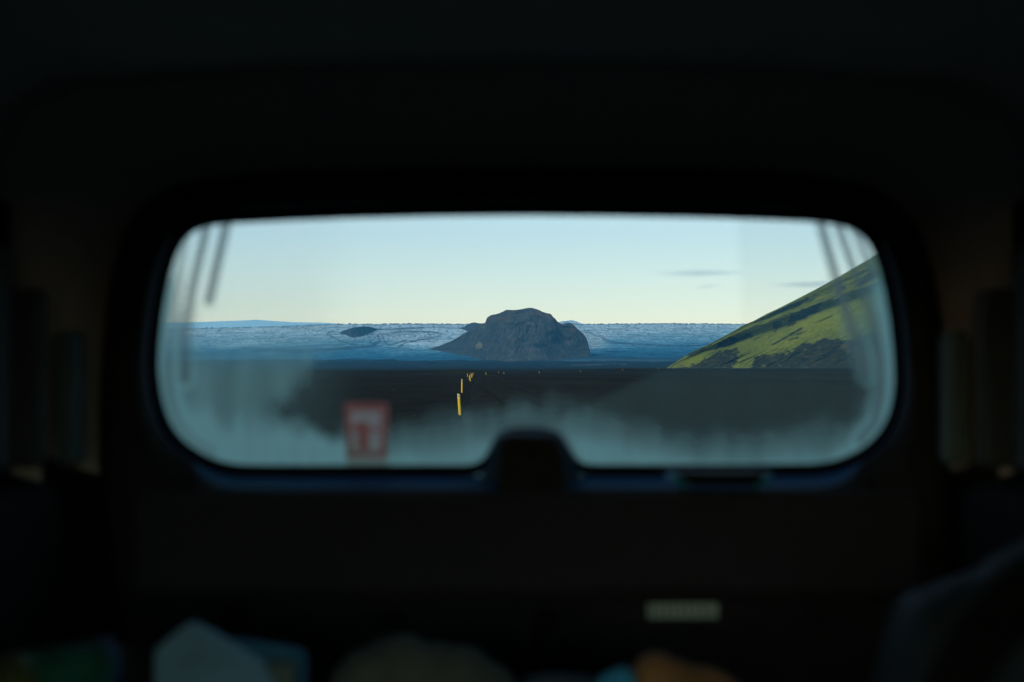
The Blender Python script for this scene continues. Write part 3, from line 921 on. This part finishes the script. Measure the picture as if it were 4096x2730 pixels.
# ---- glass pane with its dust film
GX = np.linspace(560, 3650, 620); GYp = np.linspace(800, 1930, 230)
gx, gy = np.meshgrid(GX, GYp)
d_edge = poly_sd(gx, gy, OPEN)
d_edge2 = poly_sd(gx, gy, OPEN2)
dn = lambda sx, sy, s, o=4: fbm(gx / sx, gy / sy, o, s)
dust = np.full(gx.shape, 0.0)
dust += 0.010 * dn(200, 300, 80)
# film thicker at left and right of the wiped sector
left = sstep(1480, 1180, gx + (dn(90, 200, 81) - 0.5) * 60)
dust += (0.05 + 0.07 * sstep(950, 1250, gy)) * left
rightz = sstep(2940, 2990, gx + (dn(200, 300, 82) - 0.5) * 60) * sstep(1500, 1100, gy)
dust += 0.10 * rightz
# lower left: heavy, streaked
wob = (dn(60, 120, 83) - 0.5) * 170
edgeL = np.interp(gy, [1300, 1370, 1420, 1480, 1530, 1600, 1660, 1720, 1780], [1560, 1400, 1290, 1230, 1200, 1140, 1130, 1260, 1400])
low_l = sstep(60, -60, gx - edgeL - wob) * sstep(1330, 1500, gy + (gx - 900) * 0.05 + wob * 0.4)
dust += 0.50 * low_l * (0.55 + 0.75 * dn(40, 400, 84, 3))
# right of the wiper's diagonal
diag = np.interp(gy, [1430, 1480, 1560, 1640, 1700], [2720, 2640, 2480, 2300, 2180])
low_r = sstep(-30, 40, gx - diag) * sstep(1440, 1520, gy)
dust += 0.095 * low_r * (0.7 + 0.6 * dn(90, 300, 85, 3))
# band along the bottom with vertical run marks
ybot = np.interp(gx, [600, 900, 1150, 1350, 1600, 1850, 2050, 2250, 2400, 2700, 3000, 3300, 3450, 3600],
                 [1640, 1700, 1735, 1760, 1735, 1700, 1660, 1650, 1690, 1760, 1775, 1740, 1690, 1600])
run = (dn(34, 700, 86, 3) - 0.5) * 70 + (dn(150, 120, 87) - 0.5) * 110
band = 0.45 * sstep(-90, 60, gy - ybot + run) + 0.55 * sstep(0, 170, gy - ybot + 0.6 * run)
dust += (0.90 - 0.15 * sstep(2400, 3400, gx)) * band * (0.85 + 0.3 * dn(80, 260, 88, 3))
dust += 0.10 * sstep(40, 120, gy - ybot)
dust -= 0.22 * np.exp(-((gx - 1120) / 60) ** 2 - ((gy - 1640) / 45) ** 2) + 0.12 * np.exp(-((gx - 1300) / 70) ** 2 - ((gy - 1720) / 30) ** 2) + 0.10 * np.exp(-((gx - 2540) / 40) ** 2 - ((gy - 1735) / 30) ** 2)
# rim of settled dust all the way round the pane, widest at the sides
side = sstep(1000, 760, gx) + sstep(3280, 3480, gx)
rimw = 26 + 60 * side * sstep(900, 1200, gy)
dust += (0.95 * side * (0.30 + 0.70 * sstep(1000, 1250, gy)) + 0.08) * sstep(rimw * 1.25, rimw * 0.3, d_edge2) * np.clip(1 - 0.0 * gy, 0, 1)
dust += 0.20 * side * sstep(180, 60, d_edge2) * sstep(1050, 1300, gy)
# wiped ring round the latch cover
dl = seg_dist(gx, gy, [(1960, 1860), (1990, 1745), (2030, 1700), (2200, 1700), (2240, 1735), (2300, 1850)])
dust *= 1 - 0.45 * np.exp(-(dl / 26) ** 2)
# darker translucent streaks down both sides, with less dust on them
dark_film = np.zeros(gx.shape)
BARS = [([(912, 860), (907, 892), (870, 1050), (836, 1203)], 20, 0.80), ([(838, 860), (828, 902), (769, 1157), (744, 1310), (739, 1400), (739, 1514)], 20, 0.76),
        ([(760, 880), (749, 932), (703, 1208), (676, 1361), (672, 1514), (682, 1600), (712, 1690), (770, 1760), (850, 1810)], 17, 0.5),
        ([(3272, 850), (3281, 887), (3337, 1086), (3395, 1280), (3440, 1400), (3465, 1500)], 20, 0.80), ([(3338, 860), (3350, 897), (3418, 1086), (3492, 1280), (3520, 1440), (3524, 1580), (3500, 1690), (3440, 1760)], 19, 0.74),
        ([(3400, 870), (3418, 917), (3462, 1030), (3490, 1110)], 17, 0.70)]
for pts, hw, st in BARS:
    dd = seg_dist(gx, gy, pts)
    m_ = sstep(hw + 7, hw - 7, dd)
    dark_film = np.maximum(dark_film, st * m_)
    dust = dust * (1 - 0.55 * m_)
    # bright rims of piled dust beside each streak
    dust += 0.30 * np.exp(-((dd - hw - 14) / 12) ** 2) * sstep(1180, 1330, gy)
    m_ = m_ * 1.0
# brownish run marks low down
dark_film = np.maximum(dark_film, 0.22 * sstep(0.55, 0.75, dn(22, 200, 89, 4)) * band)
dark_film = np.maximum(dark_film, 0.20 * np.exp(-(dl / 24) ** 2))
dust = np.clip(dust, 0, 0.96)

k = NT('dusty_window_glass')
t = k.t
t.nodes.remove(k.b)
tr = t.nodes.new('ShaderNodeBsdfTransparent'); tr.inputs[0].default_value = (0.98, 0.99, 0.985, 1)
tl = t.nodes.new('ShaderNodeBsdfTranslucent'); tl.inputs[0].default_value = (0.66, 1.0, 0.86, 1)
df = t.nodes.new('ShaderNodeBsdfDiffuse'); df.inputs[0].default_value = (0.45, 0.60, 0.55, 1)
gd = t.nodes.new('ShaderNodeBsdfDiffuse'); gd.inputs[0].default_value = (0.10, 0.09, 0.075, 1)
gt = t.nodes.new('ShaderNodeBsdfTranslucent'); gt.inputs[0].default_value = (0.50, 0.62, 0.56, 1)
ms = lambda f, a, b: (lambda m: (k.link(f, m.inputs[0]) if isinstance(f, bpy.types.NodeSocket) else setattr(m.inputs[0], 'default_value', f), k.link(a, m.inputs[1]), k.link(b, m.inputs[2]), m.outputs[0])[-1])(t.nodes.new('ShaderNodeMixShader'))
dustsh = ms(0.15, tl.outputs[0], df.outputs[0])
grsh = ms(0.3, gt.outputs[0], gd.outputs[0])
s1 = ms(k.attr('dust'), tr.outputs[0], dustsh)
s2 = ms(k.attr('dark_film'), s1, grsh)
k.link(s2, k.out.inputs[0])
MAT_GLASS = k.m
Pg = np.stack([(gx - CX) * YG / F, YG + 0 * gx, EYE + (HY - gy) * YG / F], -1)
glass = grid_mesh('window_glass', Pg, MAT_GLASS, {'dust': dust, 'dark_film': dark_film}, rear)
glass['label'] = 'rear window glass, dusty along its edges and bottom, wiped clear in the middle'

# ---- sticker on the glass: white with a red frame and a red emblem
def pxpoly(V, Fc, pts, Y, mi, MI):
    b = len(V)
    V += [tuple(W(x, y, Y)) for x, y in pts]
    Fc.append(tuple(range(b, b + len(pts)))); MI.append(mi)


def sticker_mat(name, c, a):
    k = NT(name); t = k.t; t.nodes.remove(k.b)
    tr = t.nodes.new('ShaderNodeBsdfTransparent')
    d = t.nodes.new('ShaderNodeBsdfDiffuse'); d.inputs[0].default_value = tuple(c) + (1,)
    l = t.nodes.new('ShaderNodeBsdfTranslucent'); l.inputs[0].default_value = tuple(c) + (1,)
    m1 = t.nodes.new('ShaderNodeMixShader'); m1.inputs[0].default_value = 0.8
    m2 = t.nodes.new('ShaderNodeMixShader'); m2.inputs[0].default_value = a
    k.link(d.outputs[0], m1.inputs[1]); k.link(l.outputs[0], m1.inputs[2])
    k.link(tr.outputs[0], m2.inputs[1]); k.link(m1.outputs[0], m2.inputs[2]); k.link(m2.outputs[0], k.out.inputs[0])
    return k.m


V, Fc, MI = [], [], []
YS = YG - 0.003
pxpoly(V, Fc, [(1378, 1612), (1552, 1614), (1550, 1868), (1386, 1868)], YS, 0, MI)           # paper
e = 0.0006
pxpoly(V, Fc, [(1378, 1612), (1552, 1614), (1551, 1646), (1379, 1644)], YS - e, 1, MI)
pxpoly(V, Fc, [(1378, 1645), (1402, 1645), (1408, 1806), (1385, 1806)], YS - e, 1, MI)
pxpoly(V, Fc, [(1525, 1647), (1551, 1647), (1549, 1806), (1522, 1806)], YS - e, 1, MI)
pxpoly(V, Fc, [(1385, 1807), (1551, 1807), (1550, 1830), (1386, 1830)], YS - e, 1, MI)
pxpoly(V, Fc, [(1406, 1706), (1422, 1698), (1430, 1688), (1466, 1688), (1474, 1708), (1521, 1712), (1521, 1728), (1478, 1728), (1478, 1800), (1430, 1800), (1430, 1728), (1408, 1726)], YS - e, 1, MI)
st = from_pydata('sticker', V, Fc, [sticker_mat('sticker_white', (0.80, 0.60, 0.52), 0.92), sticker_mat('sticker_red', (0.85, 0.30, 0.27), 0.92)], glass, smooth=False)
st.data.polygons.foreach_set('material_index', MI)
st['label'] = 'tall white sticker with a red border and red figure'


# ---- solid helper: bevelled prism from a pixel outline
def prism(name, pts, Y0, Y1, mat, parent=None, bevel=0.004, label=None, seg=3, loc=None):
    """outline in photograph pixels at depth Y0 (near face), thickness towards Y1"""
    bm = bmesh.new()
    f = [bm.verts.new(W(x, y, Y0)) for x, y in pts]
    g = [bm.verts.new(Vector((v.co.x, Y1, v.co.z))) for v in f]
    bm.faces.new(f); bm.faces.new(g[::-1])
    n = len(f)
    for i in range(n):
        bm.faces.new((f[i], g[i], g[(i + 1) % n], f[(i + 1) % n]))
    bmesh.ops.recalc_face_normals(bm, faces=bm.faces)
    if bevel:
        es = [e for e in bm.edges if (e.verts[0] in f) and (e.verts[1] in f)]
        bmesh.ops.bevel(bm, geom=es, offset=bevel, segments=seg, affect='EDGES', profile=0.6)
    me = bpy.data.meshes.new(name); bm.to_mesh(me); bm.free()
    o = link_mesh(name, me, mat, parent, smooth=False)
    if label: o['label'] = label
    return o


def rrect(x0, y0, x1, y1, r, n=6):
    out = []
    for cx, cy, a0 in ((x1 - r, y0 + r, -90), (x1 - r, y1 - r, 0), (x0 + r, y1 - r, 90), (x0 + r, y0 + r, 180)):
        for i in range(n + 1):
            a = R(a0 + 90 * i / n)
            out.append((cx + r * math.cos(a), cy + r * math.sin(a)))
    return out


# latch cover rising in front of the glass, backed by a plate coloured as its blue sky glow
prism('latch_cover', [(1990, 1900), (1996, 1790), (2004, 1758), (2022, 1742), (2200, 1742), (2222, 1758), (2240, 1790), (2258, 1900), (2262, 1990), (1992, 1990)], YG - 0.12, YG - 0.03, MAT_TRIM, rear, 0.006)
prism('latch_glow_plate', [(1908, 1940), (1932, 1888), (1958, 1850), (1974, 1800), (1990, 1750), (2016, 1730), (2205, 1730), (2236, 1752), (2268, 1805), (2290, 1850), (2316, 1888), (2342, 1940)], YG - 0.050, YG - 0.026, MAT_LEDGE, rear, 0.004)
prism('door_card', rrect(520, 1968, 3700, 2372, 60), YG - 0.135, YG - 0.07, MAT_CARD, rear, 0.015)
prism('lower_panel', rrect(500, 2392, 3740, 2890, 40), YG - 0.125, YG - 0.07, MAT_CARD2, rear, 0.01)
pull = prism('pull_handle', [(2715, 1893), (3060, 1893), (3038, 1928), (3012, 1948), (2770, 1948), (2745, 1928)], YG - 0.155, YG - 0.09, MAT_SEAL, rear, 0.006)
for pts in ([(2672, 1906), (2712, 1900), (2762, 1944), (2756, 1958), (2722, 1950)], [(3016, 1946), (3062, 1900), (3100, 1906), (3060, 1944), (3022, 1958)]):  # blocks added as the blue-teal glints at the handle's ends
    prism('handle_glint', pts, YG - 0.150, YG - 0.095, simple('blue_glint_tint', (0.01, 0.30, 0.42), 0.5, 0.3, 0.1, 20), rear, 0.004)
for px, py in ((930, 2462), (1560, 2490), (2190, 2490), (3270, 2482)):
    bm = bmesh.new()
    bmesh.ops.create_cone(bm, cap_ends=True, segments=28, radius1=0.021, radius2=0.018, depth=0.01)
    me = bpy.data.meshes.new('trim_plug'); bm.to_mesh(me); bm.free()
    o = link_mesh('trim_plug', me, MAT_SEAL, rear, False)
    o.location = W(px, py, YG - 0.130); o.rotation_euler = (R(90), 0, 0)
# pale label on the lower panel with a row of blocks
V, Fc, MI = [], [], []
YL = YG - 0.1275
pxpoly(V, Fc, [(2590, 2414), (2872, 2412), (2872, 2474), (2592, 2476)], YL, 0, MI)
rng = random.Random(3)
for i in range(9):
    x = 2604 + i * 29
    pxpoly(V, Fc, [(x, 2424), (x + 7, 2424), (x + 9, 2452), (x + 4, 2464), (x, 2452)], YL - 0.0005, 1, MI)
lb = from_pydata('label_plate', V, Fc, [simple('label_pale', (0.62, 0.80, 0.72), 0.6, 0.2, 0.1, 50), simple('label_ink', (0.08, 0.11, 0.09), 0.7, 0.1, 0.1, 50)], rear, smooth=False)
lb.data.polygons.foreach_set('material_index', MI)
lb['label'] = 'small pale green label stuck to the dark lower door panel'

# ---- body shell: rear surround, roof liner, side walls, floor, front with windscreen
HWI = 0.775                                   # half the inside width
ZT, ZB = 2.50, 0.55


def body_loop(px_loop, Y):
    return [W(x, y, Y) for x, y in px_loop]


# rear surround between door edge and walls / roof
dd = offset_loop(dr, 8)
out = []
for x, y in dr:
    p = W(x, y, 2.12)
    c = Vector((0.0, 2.12, 1.5))
    d = p - c
    sx = ((HWI + 0.06) / abs(d.x)) if abs(d.x) > 1e-6 else 1e9
    sz = ((ZT - 1.5) / d.z) if d.z > 0 else (1.5 - ZB) / max(-d.z, 1e-6)
    s = min(sx, sz)
    out.append(c + d * s)
V = [tuple(W(x, y, 2.285)) for x, y in dd] + [tuple(W(x, y, 2.235)) for x, y in offset_loop(dr, 12)]
V += [tuple(Vector(W(x, y, 2.20)) * 0.6 + Vector(o_) * 0.4) for (x, y), o_ in zip(offset_loop(dr, 20), out)]
V += [tuple(o_) for o_ in out]
Fc = [(a * NL + i, a * NL + (i + 1) % NL, (a + 1) * NL + (i + 1) % NL, (a + 1) * NL + i) for a in range(3) for i in range(NL)]
zc_ = lambda f: sum(V[i][2] for i in f) / len(f)
from_pydata('rear_surround', V, [f for f in Fc if zc_(f) > 1.735], MAT_LINER, van)
from_pydata('lower_surround', V, [f for f in Fc if zc_(f) <= 1.735], MAT_DARKWALL, van)
# roof liner arches a little and rounds into the walls
ys = np.linspace(-1.75, 2.26, 24)
sec = [(-HWI, 2.12), (-HWI + 0.005, 2.2), (-HWI + 0.04, 2.27), (-HWI + 0.12, 2.31), (-0.35, 2.335), (0, 2.34), (0.35, 2.335), (HWI - 0.12, 2.31), (HWI - 0.04, 2.27), (HWI - 0.005, 2.2), (HWI, 2.12)]
P = np.array([[(x, y, z) for x, z in sec] for y in ys])
roof = grid_mesh('roof_liner', P, MAT_LINER, None, van)
m = roof.modifiers.new('t', 'SOLIDIFY'); m.thickness = 0.04; m.offset = 1


def boxmesh(name, a, b, mat, parent, bevel=0.0, label=None):
    bm = bmesh.new()
    bmesh.ops.create_cube(bm, size=1)
    for v in bm.verts:
        v.co = Vector([(a[i] + b[i]) / 2 + v.co[i] * (b[i] - a[i]) for i in range(3)])
    if bevel:
        bmesh.ops.bevel(bm, geom=list(bm.edges), offset=bevel, segments=3, affect='EDGES', profile=0.5)
    me = bpy.data.meshes.new(name); bm.to_mesh(me); bm.free()
    o = link_mesh(name, me, mat, parent, False)
    if label: o['label'] = label
    return o


def wall_with_hole(name, sgn, mat):
    """side wall with a window opening beside the camera"""
    x0 = sgn * HWI
    y0, y1, z0, z1 = -1.75, 2.14, ZB, 2.13
    hy0, hy1, hz0, hz1 = -1.4, 0.25, 1.42, 2.05
    ysn = [y0, hy0, hy1, y1]; zsn = [z0, hz0, hz1, z1]
    bm = bmesh.new()
    for i in range(3):
        for j in range(3):
            if i == 1 and j == 1: continue
            vs_ = [bm.verts.new((x0, yy, zz)) for yy, zz in ((ysn[i], zsn[j]), (ysn[i + 1], zsn[j]), (ysn[i + 1], zsn[j + 1]), (ysn[i], zsn[j + 1]))]
            bm.faces.new(vs_)
    bmesh.ops.remove_doubles(bm, verts=bm.verts, dist=0.001)
    me = bpy.data.meshes.new(name); bm.to_mesh(me); bm.free()
    o = link_mesh(name, me, mat, van, False)
    m = o.modifiers.new('t', 'SOLIDIFY'); m.thickness = 0.04; m.offset = 0
    return o


for sg in (-1, 1):
    wall_with_hole('side_wall', sg, MAT_DARKWALL)
    # upper grey panel and the pillar strip by the rear door, its colour paled as if window-lit
    zt = 1.735
    xs_ = sorted((sg * (HWI - 0.022), sg * (HWI - 0.045)))
    boxmesh('side_panel', (xs_[0], 0.35, zt), (xs_[1], 2.08, 2.06), MAT_GREYWALL, van, 0.008)
    xs_ = sorted((sg * 0.772, sg * 0.692))
    boxmesh('corner_panel', (xs_[0], 2.085, zt), (xs_[1], 2.125, 2.0), MAT_GREYWALL, van, 0.012)
    xs_ = sorted((sg * 0.690, sg * 0.655))
    boxmesh('pillar_panel', (xs_[0], 2.14, zt), (xs_[1], 2.19, 1.94), MAT_PILLAR if sg < 0 else MAT_PILLAR2, van, 0.012)
    xs_ = sorted((sg * (HWI - 0.022), sg * (HWI - 0.11)))
    boxmesh('wheel_arch_trim', (xs_[0], 1.2, ZB), (xs_[1], 2.12, zt - 0.02), MAT_DARKWALL, van, 0.03)
boxmesh('floor', (-HWI, -1.75, ZB - 0.05), (HWI, 2.3, ZB), simple('van_floor', (0.15, 0.15, 0.15)), van)
# front end: dashboard wall below, header above, glass between
boxmesh('front_bulkhead', (-HWI, -1.80, ZB), (HWI, -1.70, 1.3), MAT_LINER, van, 0.02)
boxmesh('windscreen_header', (-HWI, -1.80, 2.15), (HWI, -1.72, 2.36), MAT_DARKWALL, van, 0.02)
kk = NT('clear_glass'); kk.t.nodes.remove(kk.b)
tt = kk.t.nodes.new('ShaderNodeBsdfTransparent'); tt.inputs[0].default_value = (0.92, 0.97, 0.97, 1); kk.link(tt.outputs[0], kk.out.inputs[0])
boxmesh('windscreen', (-HWI, -1.765, 1.3), (HWI, -1.760, 2.15), kk.m, van)
for sg in (-1, 1):
    xs_ = sorted((sg * 0.772, sg * 0.777))
    boxmesh('side_window', (xs_[0], -1.4, 1.42), (xs_[1], 0.25, 2.05), kk.m, van)
# bed platform carrying the luggage
boxmesh('bed_platform', (-0.64, 0.9, 1.16), (0.64, 2.1, 1.22), simple('bed_board', (0.02, 0.018, 0.016)), van, 0.01)

# ------------------------------------------------------------------ luggage on the bed
def blob(name, rings, mat, parent=None, amp=0.01, freq=9, seed=0, seg=40, smooth_noise=True, label=None, cat=None):
    """lathe-like lumpy body: rings = list of (centre xyz, rx, ry) going up"""
    V = []
    for c, rx_, ry_ in rings:
        for i in range(seg):
            a = 2 * math.pi * i / seg
            p = Vector((c[0] + rx_ * math.cos(a), c[1] + ry_ * math.sin(a), c[2]))
            n = mnoise.fractal(p * freq + Vector((seed, 0, 0)), 0.8, 2, 3)
            d = Vector((math.cos(a), math.sin(a), 0.5)).normalized()
            V.append(tuple(p + d * n * amp))
    Fc = [(a * seg + i, a * seg + (i + 1) % seg, (a + 1) * seg + (i + 1) % seg, (a + 1) * seg + i) for a in range(len(rings) - 1) for i in range(seg)]
    Fc.append(tuple(range(seg)))
    Fc.append(tuple((len(rings) - 1) * seg + i for i in range(seg)))
    o = from_pydata(name, V, Fc, mat, parent)
    return tag(o, label, cat)


def heap(name, prof, Yc, half_depth, zbase, mat, label, cat, amp=0.02, freq=10, seed=1, pw=2.2):
    """soft heap whose skyline follows prof (photograph px, py) at depth Yc; falls away towards and from the camera"""
    px = np.linspace(prof[0][0], prof[-1][0], 90)
    top = np.array([W(x, y, Yc) for x, y in zip(px, curve(prof)(px))])
    rows = np.linspace(-1, 1, 34)
    P = np.zeros((len(rows), len(px), 3))
    for r_, u in enumerate(rows):
        h = (1 - abs(u) ** pw)
        P[r_, :, 0] = top[:, 0]
        P[r_, :, 1] = Yc + u * half_depth
        P[r_, :, 2] = zbase + (top[:, 2] - zbase) * h
        nz = fbm(px / 60 + seed * 7, np.full(px.shape, u * freq * 0.3), 4, seed, True) - 0.5
        P[r_, :, 2] += nz * amp * h
        P[r_, :, 1] += nz * amp
    return tag(grid_mesh(name, P, mat, None, None, True, True), label, cat)


ZBED = 1.22
# crumpled grey-green bag in the middle
heap('soft_bag', [(1290, 2800), (1340, 2690), (1400, 2625), (1460, 2600), (1520, 2575), (1560, 2556), (1620, 2550), (1670, 2565), (1700, 2580), (1750, 2580), (1810, 2592), (1870, 2600), (1920, 2620), (1950, 2650), (1975, 2672), (2010, 2680), (2050, 2715), (2085, 2800)],
     1.75, 0.16, ZBED, simple('grey_fleece', (0.16, 0.175, 0.15), 0.95, 0.05, 0.2, 25, 0.4), 'crumpled grey green bag lying between the blue cloth and the orange packet', 'bag', 0.012, 9, 3)

# folded pale blue cloth: three slanted folds
MAT_CLOTH = simple('pale_blue_cloth', (0.36, 0.66, 0.84), 0.9, 0.1, 0.15, 20, 0.3)
MAT_CLOTH2 = simple('deep_blue_cloth', (0.12, 0.38, 0.54), 0.9, 0.1, 0.2, 20, 0.3)


def fold(name, pts, Y0, Y1, mat, parent, rise=0.0):
    """thick cloth slab: outline px on its near face; far face leans back"""
    bm = bmesh.new()
    f = [bm.verts.new(W(x, y, Y0 + (rise * (2760 - y) / 300.0))) for x, y in pts]
    g = [bm.verts.new(v.co + Vector((0, Y1 - Y0, -0.01))) for v in f]
    bm.faces.new(f); bm.faces.new(g[::-1]); n = len(f)
    for i in range(n): bm.faces.new((f[i], g[i], g[(i + 1) % n], f[(i + 1) % n]))
    bmesh.ops.recalc_face_normals(bm, faces=bm.faces)
    bmesh.ops.bevel(bm, geom=list(bm.edges), offset=0.006, segments=3, affect='EDGES', profile=0.5)
    me = bpy.data.meshes.new(name); bm.to_mesh(me); bm.free()
    return link_mesh(name, me, mat, parent, False)


ROOT = W(880, 2700, 1.75); ROOT.z = ZBED
cl = empty('folded_cloth', (0, 0, 0), 'pale blue folded cloth rising to a peak at the lower left', 'cloth')
fold('cloth_fold', [(610, 2600), (700, 2525), (765, 2482), (860, 2530), (960, 2590), (1060, 2655), (1110, 2760), (1130, 3300), (640, 3300), (610, 2700)], 1.66, 1.70, MAT_CLOTH, cl, 0.10)
fold('cloth_fold', [(900, 2560), (930, 2553), (1100, 2580), (1190, 2598), (1208, 2615), (1205, 3300), (980, 3300), (920, 2640)], 1.74, 1.79, MAT_CLOTH2, cl, 0.06)
fold('cloth_fold', [(1020, 2668), (1080, 2650), (1175, 2640), (1180, 3300), (1040, 3300)], 1.68, 1.72, simple('worn_cloth', (0.16, 0.22, 0.20), 0.9, 0.1, 0.15, 20), cl, 0.04)

# green packet lying at an angle in the lower left corner
MAT_PACK = simple('green_foil', (0.015, 0.12, 0.075), 0.45, 0.3, 0.5, 14)


def lying_tube(name, p0, p1, r, mat, parent, seg=28, squash=0.8, taper=None):
    p0, p1 = Vector(p0), Vector(p1); ax = (p1 - p0); L = ax.length; ax.normalize()
    s = ax.cross(Vector((0, 0, 1))).normalized(); u = s.cross(ax)
    V = []
    st_ = [(0, 0.6), (0.02, 0.9), (0.06, 1), (0.5, 1.02), (0.9, 1), (0.96, 0.92), (1.0, 0.62)] if taper is None else taper
    for t_, k_ in st_:
        c = p0 + ax * L * t_
        for i in range(seg):
            a = 2 * math.pi * i / seg
            V.append(tuple(c + s * math.cos(a) * r * k_ + u * math.sin(a) * r * k_ * squash))
    n = len(st_)
    Fc = [(a * seg + i, a * seg + (i + 1) % seg, (a + 1) * seg + (i + 1) % seg, (a + 1) * seg + i) for a in range(n - 1) for i in range(seg)]
    Fc.append(tuple(range(seg))); Fc.append(tuple((n - 1) * seg + i for i in range(seg)))
    return from_pydata(name, V, Fc, mat, parent)


pk = empty('green_bottle', (0, 0, 0), 'dark green bottle with a blue collar lying in the lower left corner', 'bottle')
a = W(-250, 2790, 1.50); b = W(440, 2655, 1.62)
lying_tube('bottle_body', a, b, 0.036, MAT_PACK, pk)
c = b + (b - a).normalized() * 0.001
lying_tube('bottle_collar', a + (b - a) * 0.93, a + (b - a) * 0.985, 0.0375, simple('blue_band', (0.02, 0.09, 0.20), 0.5, 0.3, 0.1, 30), pk, taper=[(0, 1), (1, 0.98)])
lying_tube('bottle_label', a + (b - a) * 0.28, a + (b - a) * 0.50, 0.0375, simple('olive_label', (0.10, 0.11, 0.03), 0.6, 0.2, 0.3, 30), pk, taper=[(0, 1), (1, 1)])
lying_tube('bottle_cap', b, b + (b - a).normalized() * 0.02, 0.021, simple('dark_cap', (0.02, 0.03, 0.03)), pk, taper=[(0, 1), (0.9, 1), (1, 0.8)])

# orange packet with a bright blue end
op_ = empty('snack_packet', (0, 0, 0), 'orange packet with a bright blue end lying right of the centre', 'packet')
a = W(2590, 2725, 1.66); b = W(3020, 2800, 1.62)
heap2 = heap('packet_body', [(2505, 2790), (2530, 2680), (2560, 2640), (2600, 2620), (2660, 2625), (2730, 2650), (2810, 2680), (2900, 2705), (2960, 2735), (3000, 2800)], 1.70, 0.09, ZBED, simple('orange_foil', (0.36, 0.19, 0.08), 0.6, 0.2, 0.45, 22), None, None, 0.008, 9, 6)
heap2.parent = op_
heap3 = heap('packet_end', [(2370, 2800), (2400, 2720), (2440, 2690), (2490, 2675), (2530, 2690), (2560, 2800)], 1.68, 0.07, ZBED, simple('blue_foil', (0.08, 0.52, 0.85), 0.55, 0.25, 0.1, 22), None, None, 0.006, 9, 7)
heap3.parent = op_
heap('grey_cloth', [(2060, 2800), (2090, 2725), (2160, 2705), (2260, 2702), (2360, 2706), (2420, 2725), (2450, 2800)], 1.80, 0.10, ZBED, simple('slate_cloth', (0.10, 0.14, 0.17), 0.9, 0.05, 0.2, 25), 'low slate grey cloth between the bag and the blue packet end', 'cloth', 0.006, 9, 9)

# dark backpack slumped in the lower right corner with a black strap across it
bp = empty('backpack', (0, 0, 0), 'dark navy backpack slumped in the lower right corner', 'backpack')
h4 = heap('backpack_body', [(3530, 2900), (3560, 2700), (3590, 2540), (3625, 2430), (3680, 2385), (3760, 2360), (3850, 2330), (3950, 2280), (4050, 2215), (4150, 2160), (4350, 2150), (4700, 2300)], 1.66, 0.16, ZBED, simple('navy_nylon', (0.035, 0.052, 0.065), 0.7, 0.2, 0.2, 40, 0.3), None, None, 0.012, 9, 12, 3.0)
h4.parent = bp
cu = bpy.data.curves.new('strap', 'CURVE'); cu.dimensions = '3D'; cu.extrude = 0.03; cu.bevel_depth = 0.004
sp = cu.splines.new('BEZIER')
pp = [W(3760, 2900, 1.44), W(3900, 2600, 1.45), W(4060, 2420, 1.47), W(4330, 2230, 1.48)]
sp.bezier_points.add(len(pp) - 1)
for q, p in zip(sp.bezier_points, pp):
    q.co = p; q.handle_left_type = q.handle_right_type = 'AUTO'
tmp = bpy.data.objects.new('tmp', cu); COL.objects.link(tmp)
bpy.context.view_layer.update()
me = bpy.data.meshes.new_from_object(tmp.evaluated_get(bpy.context.evaluated_depsgraph_get()))
bpy.data.objects.remove(tmp)
me.name = 'strap'
link_mesh('strap', me, simple('black_webbing', (0.006, 0.006, 0.006)), bp)

# ------------------------------------------------------------------ haze
HAZE = 5e-5
bm = bmesh.new(); bmesh.ops.create_cube(bm, size=1)
lo = Vector((-14000, -3000, -40)); hi = Vector((14000, 15500, 1500))
for v in bm.verts:
    v.co = Vector([(lo[i] + hi[i]) / 2 + v.co[i] * (hi[i] - lo[i]) for i in range(3)])
me = bpy.data.meshes.new('haze'); bm.to_mesh(me); bm.free()
hm = bpy.data.materials.new('haze_air'); hm.use_nodes = True
t = hm.node_tree; t.nodes.remove(t.nodes['Principled BSDF'])
pv = t.nodes.new('ShaderNodeVolumePrincipled')
pv.inputs['Color'].default_value = (0.10, 0.55, 0.95, 1)
pv.inputs['Density'].default_value = HAZE
t.links.new(pv.outputs[0], t.nodes['Material Output'].inputs['Volume'])
hz = link_mesh('haze', me, hm, None, False)
tag(hz, 'thin blue air over the plain and the ice', 'haze', kind='stuff')
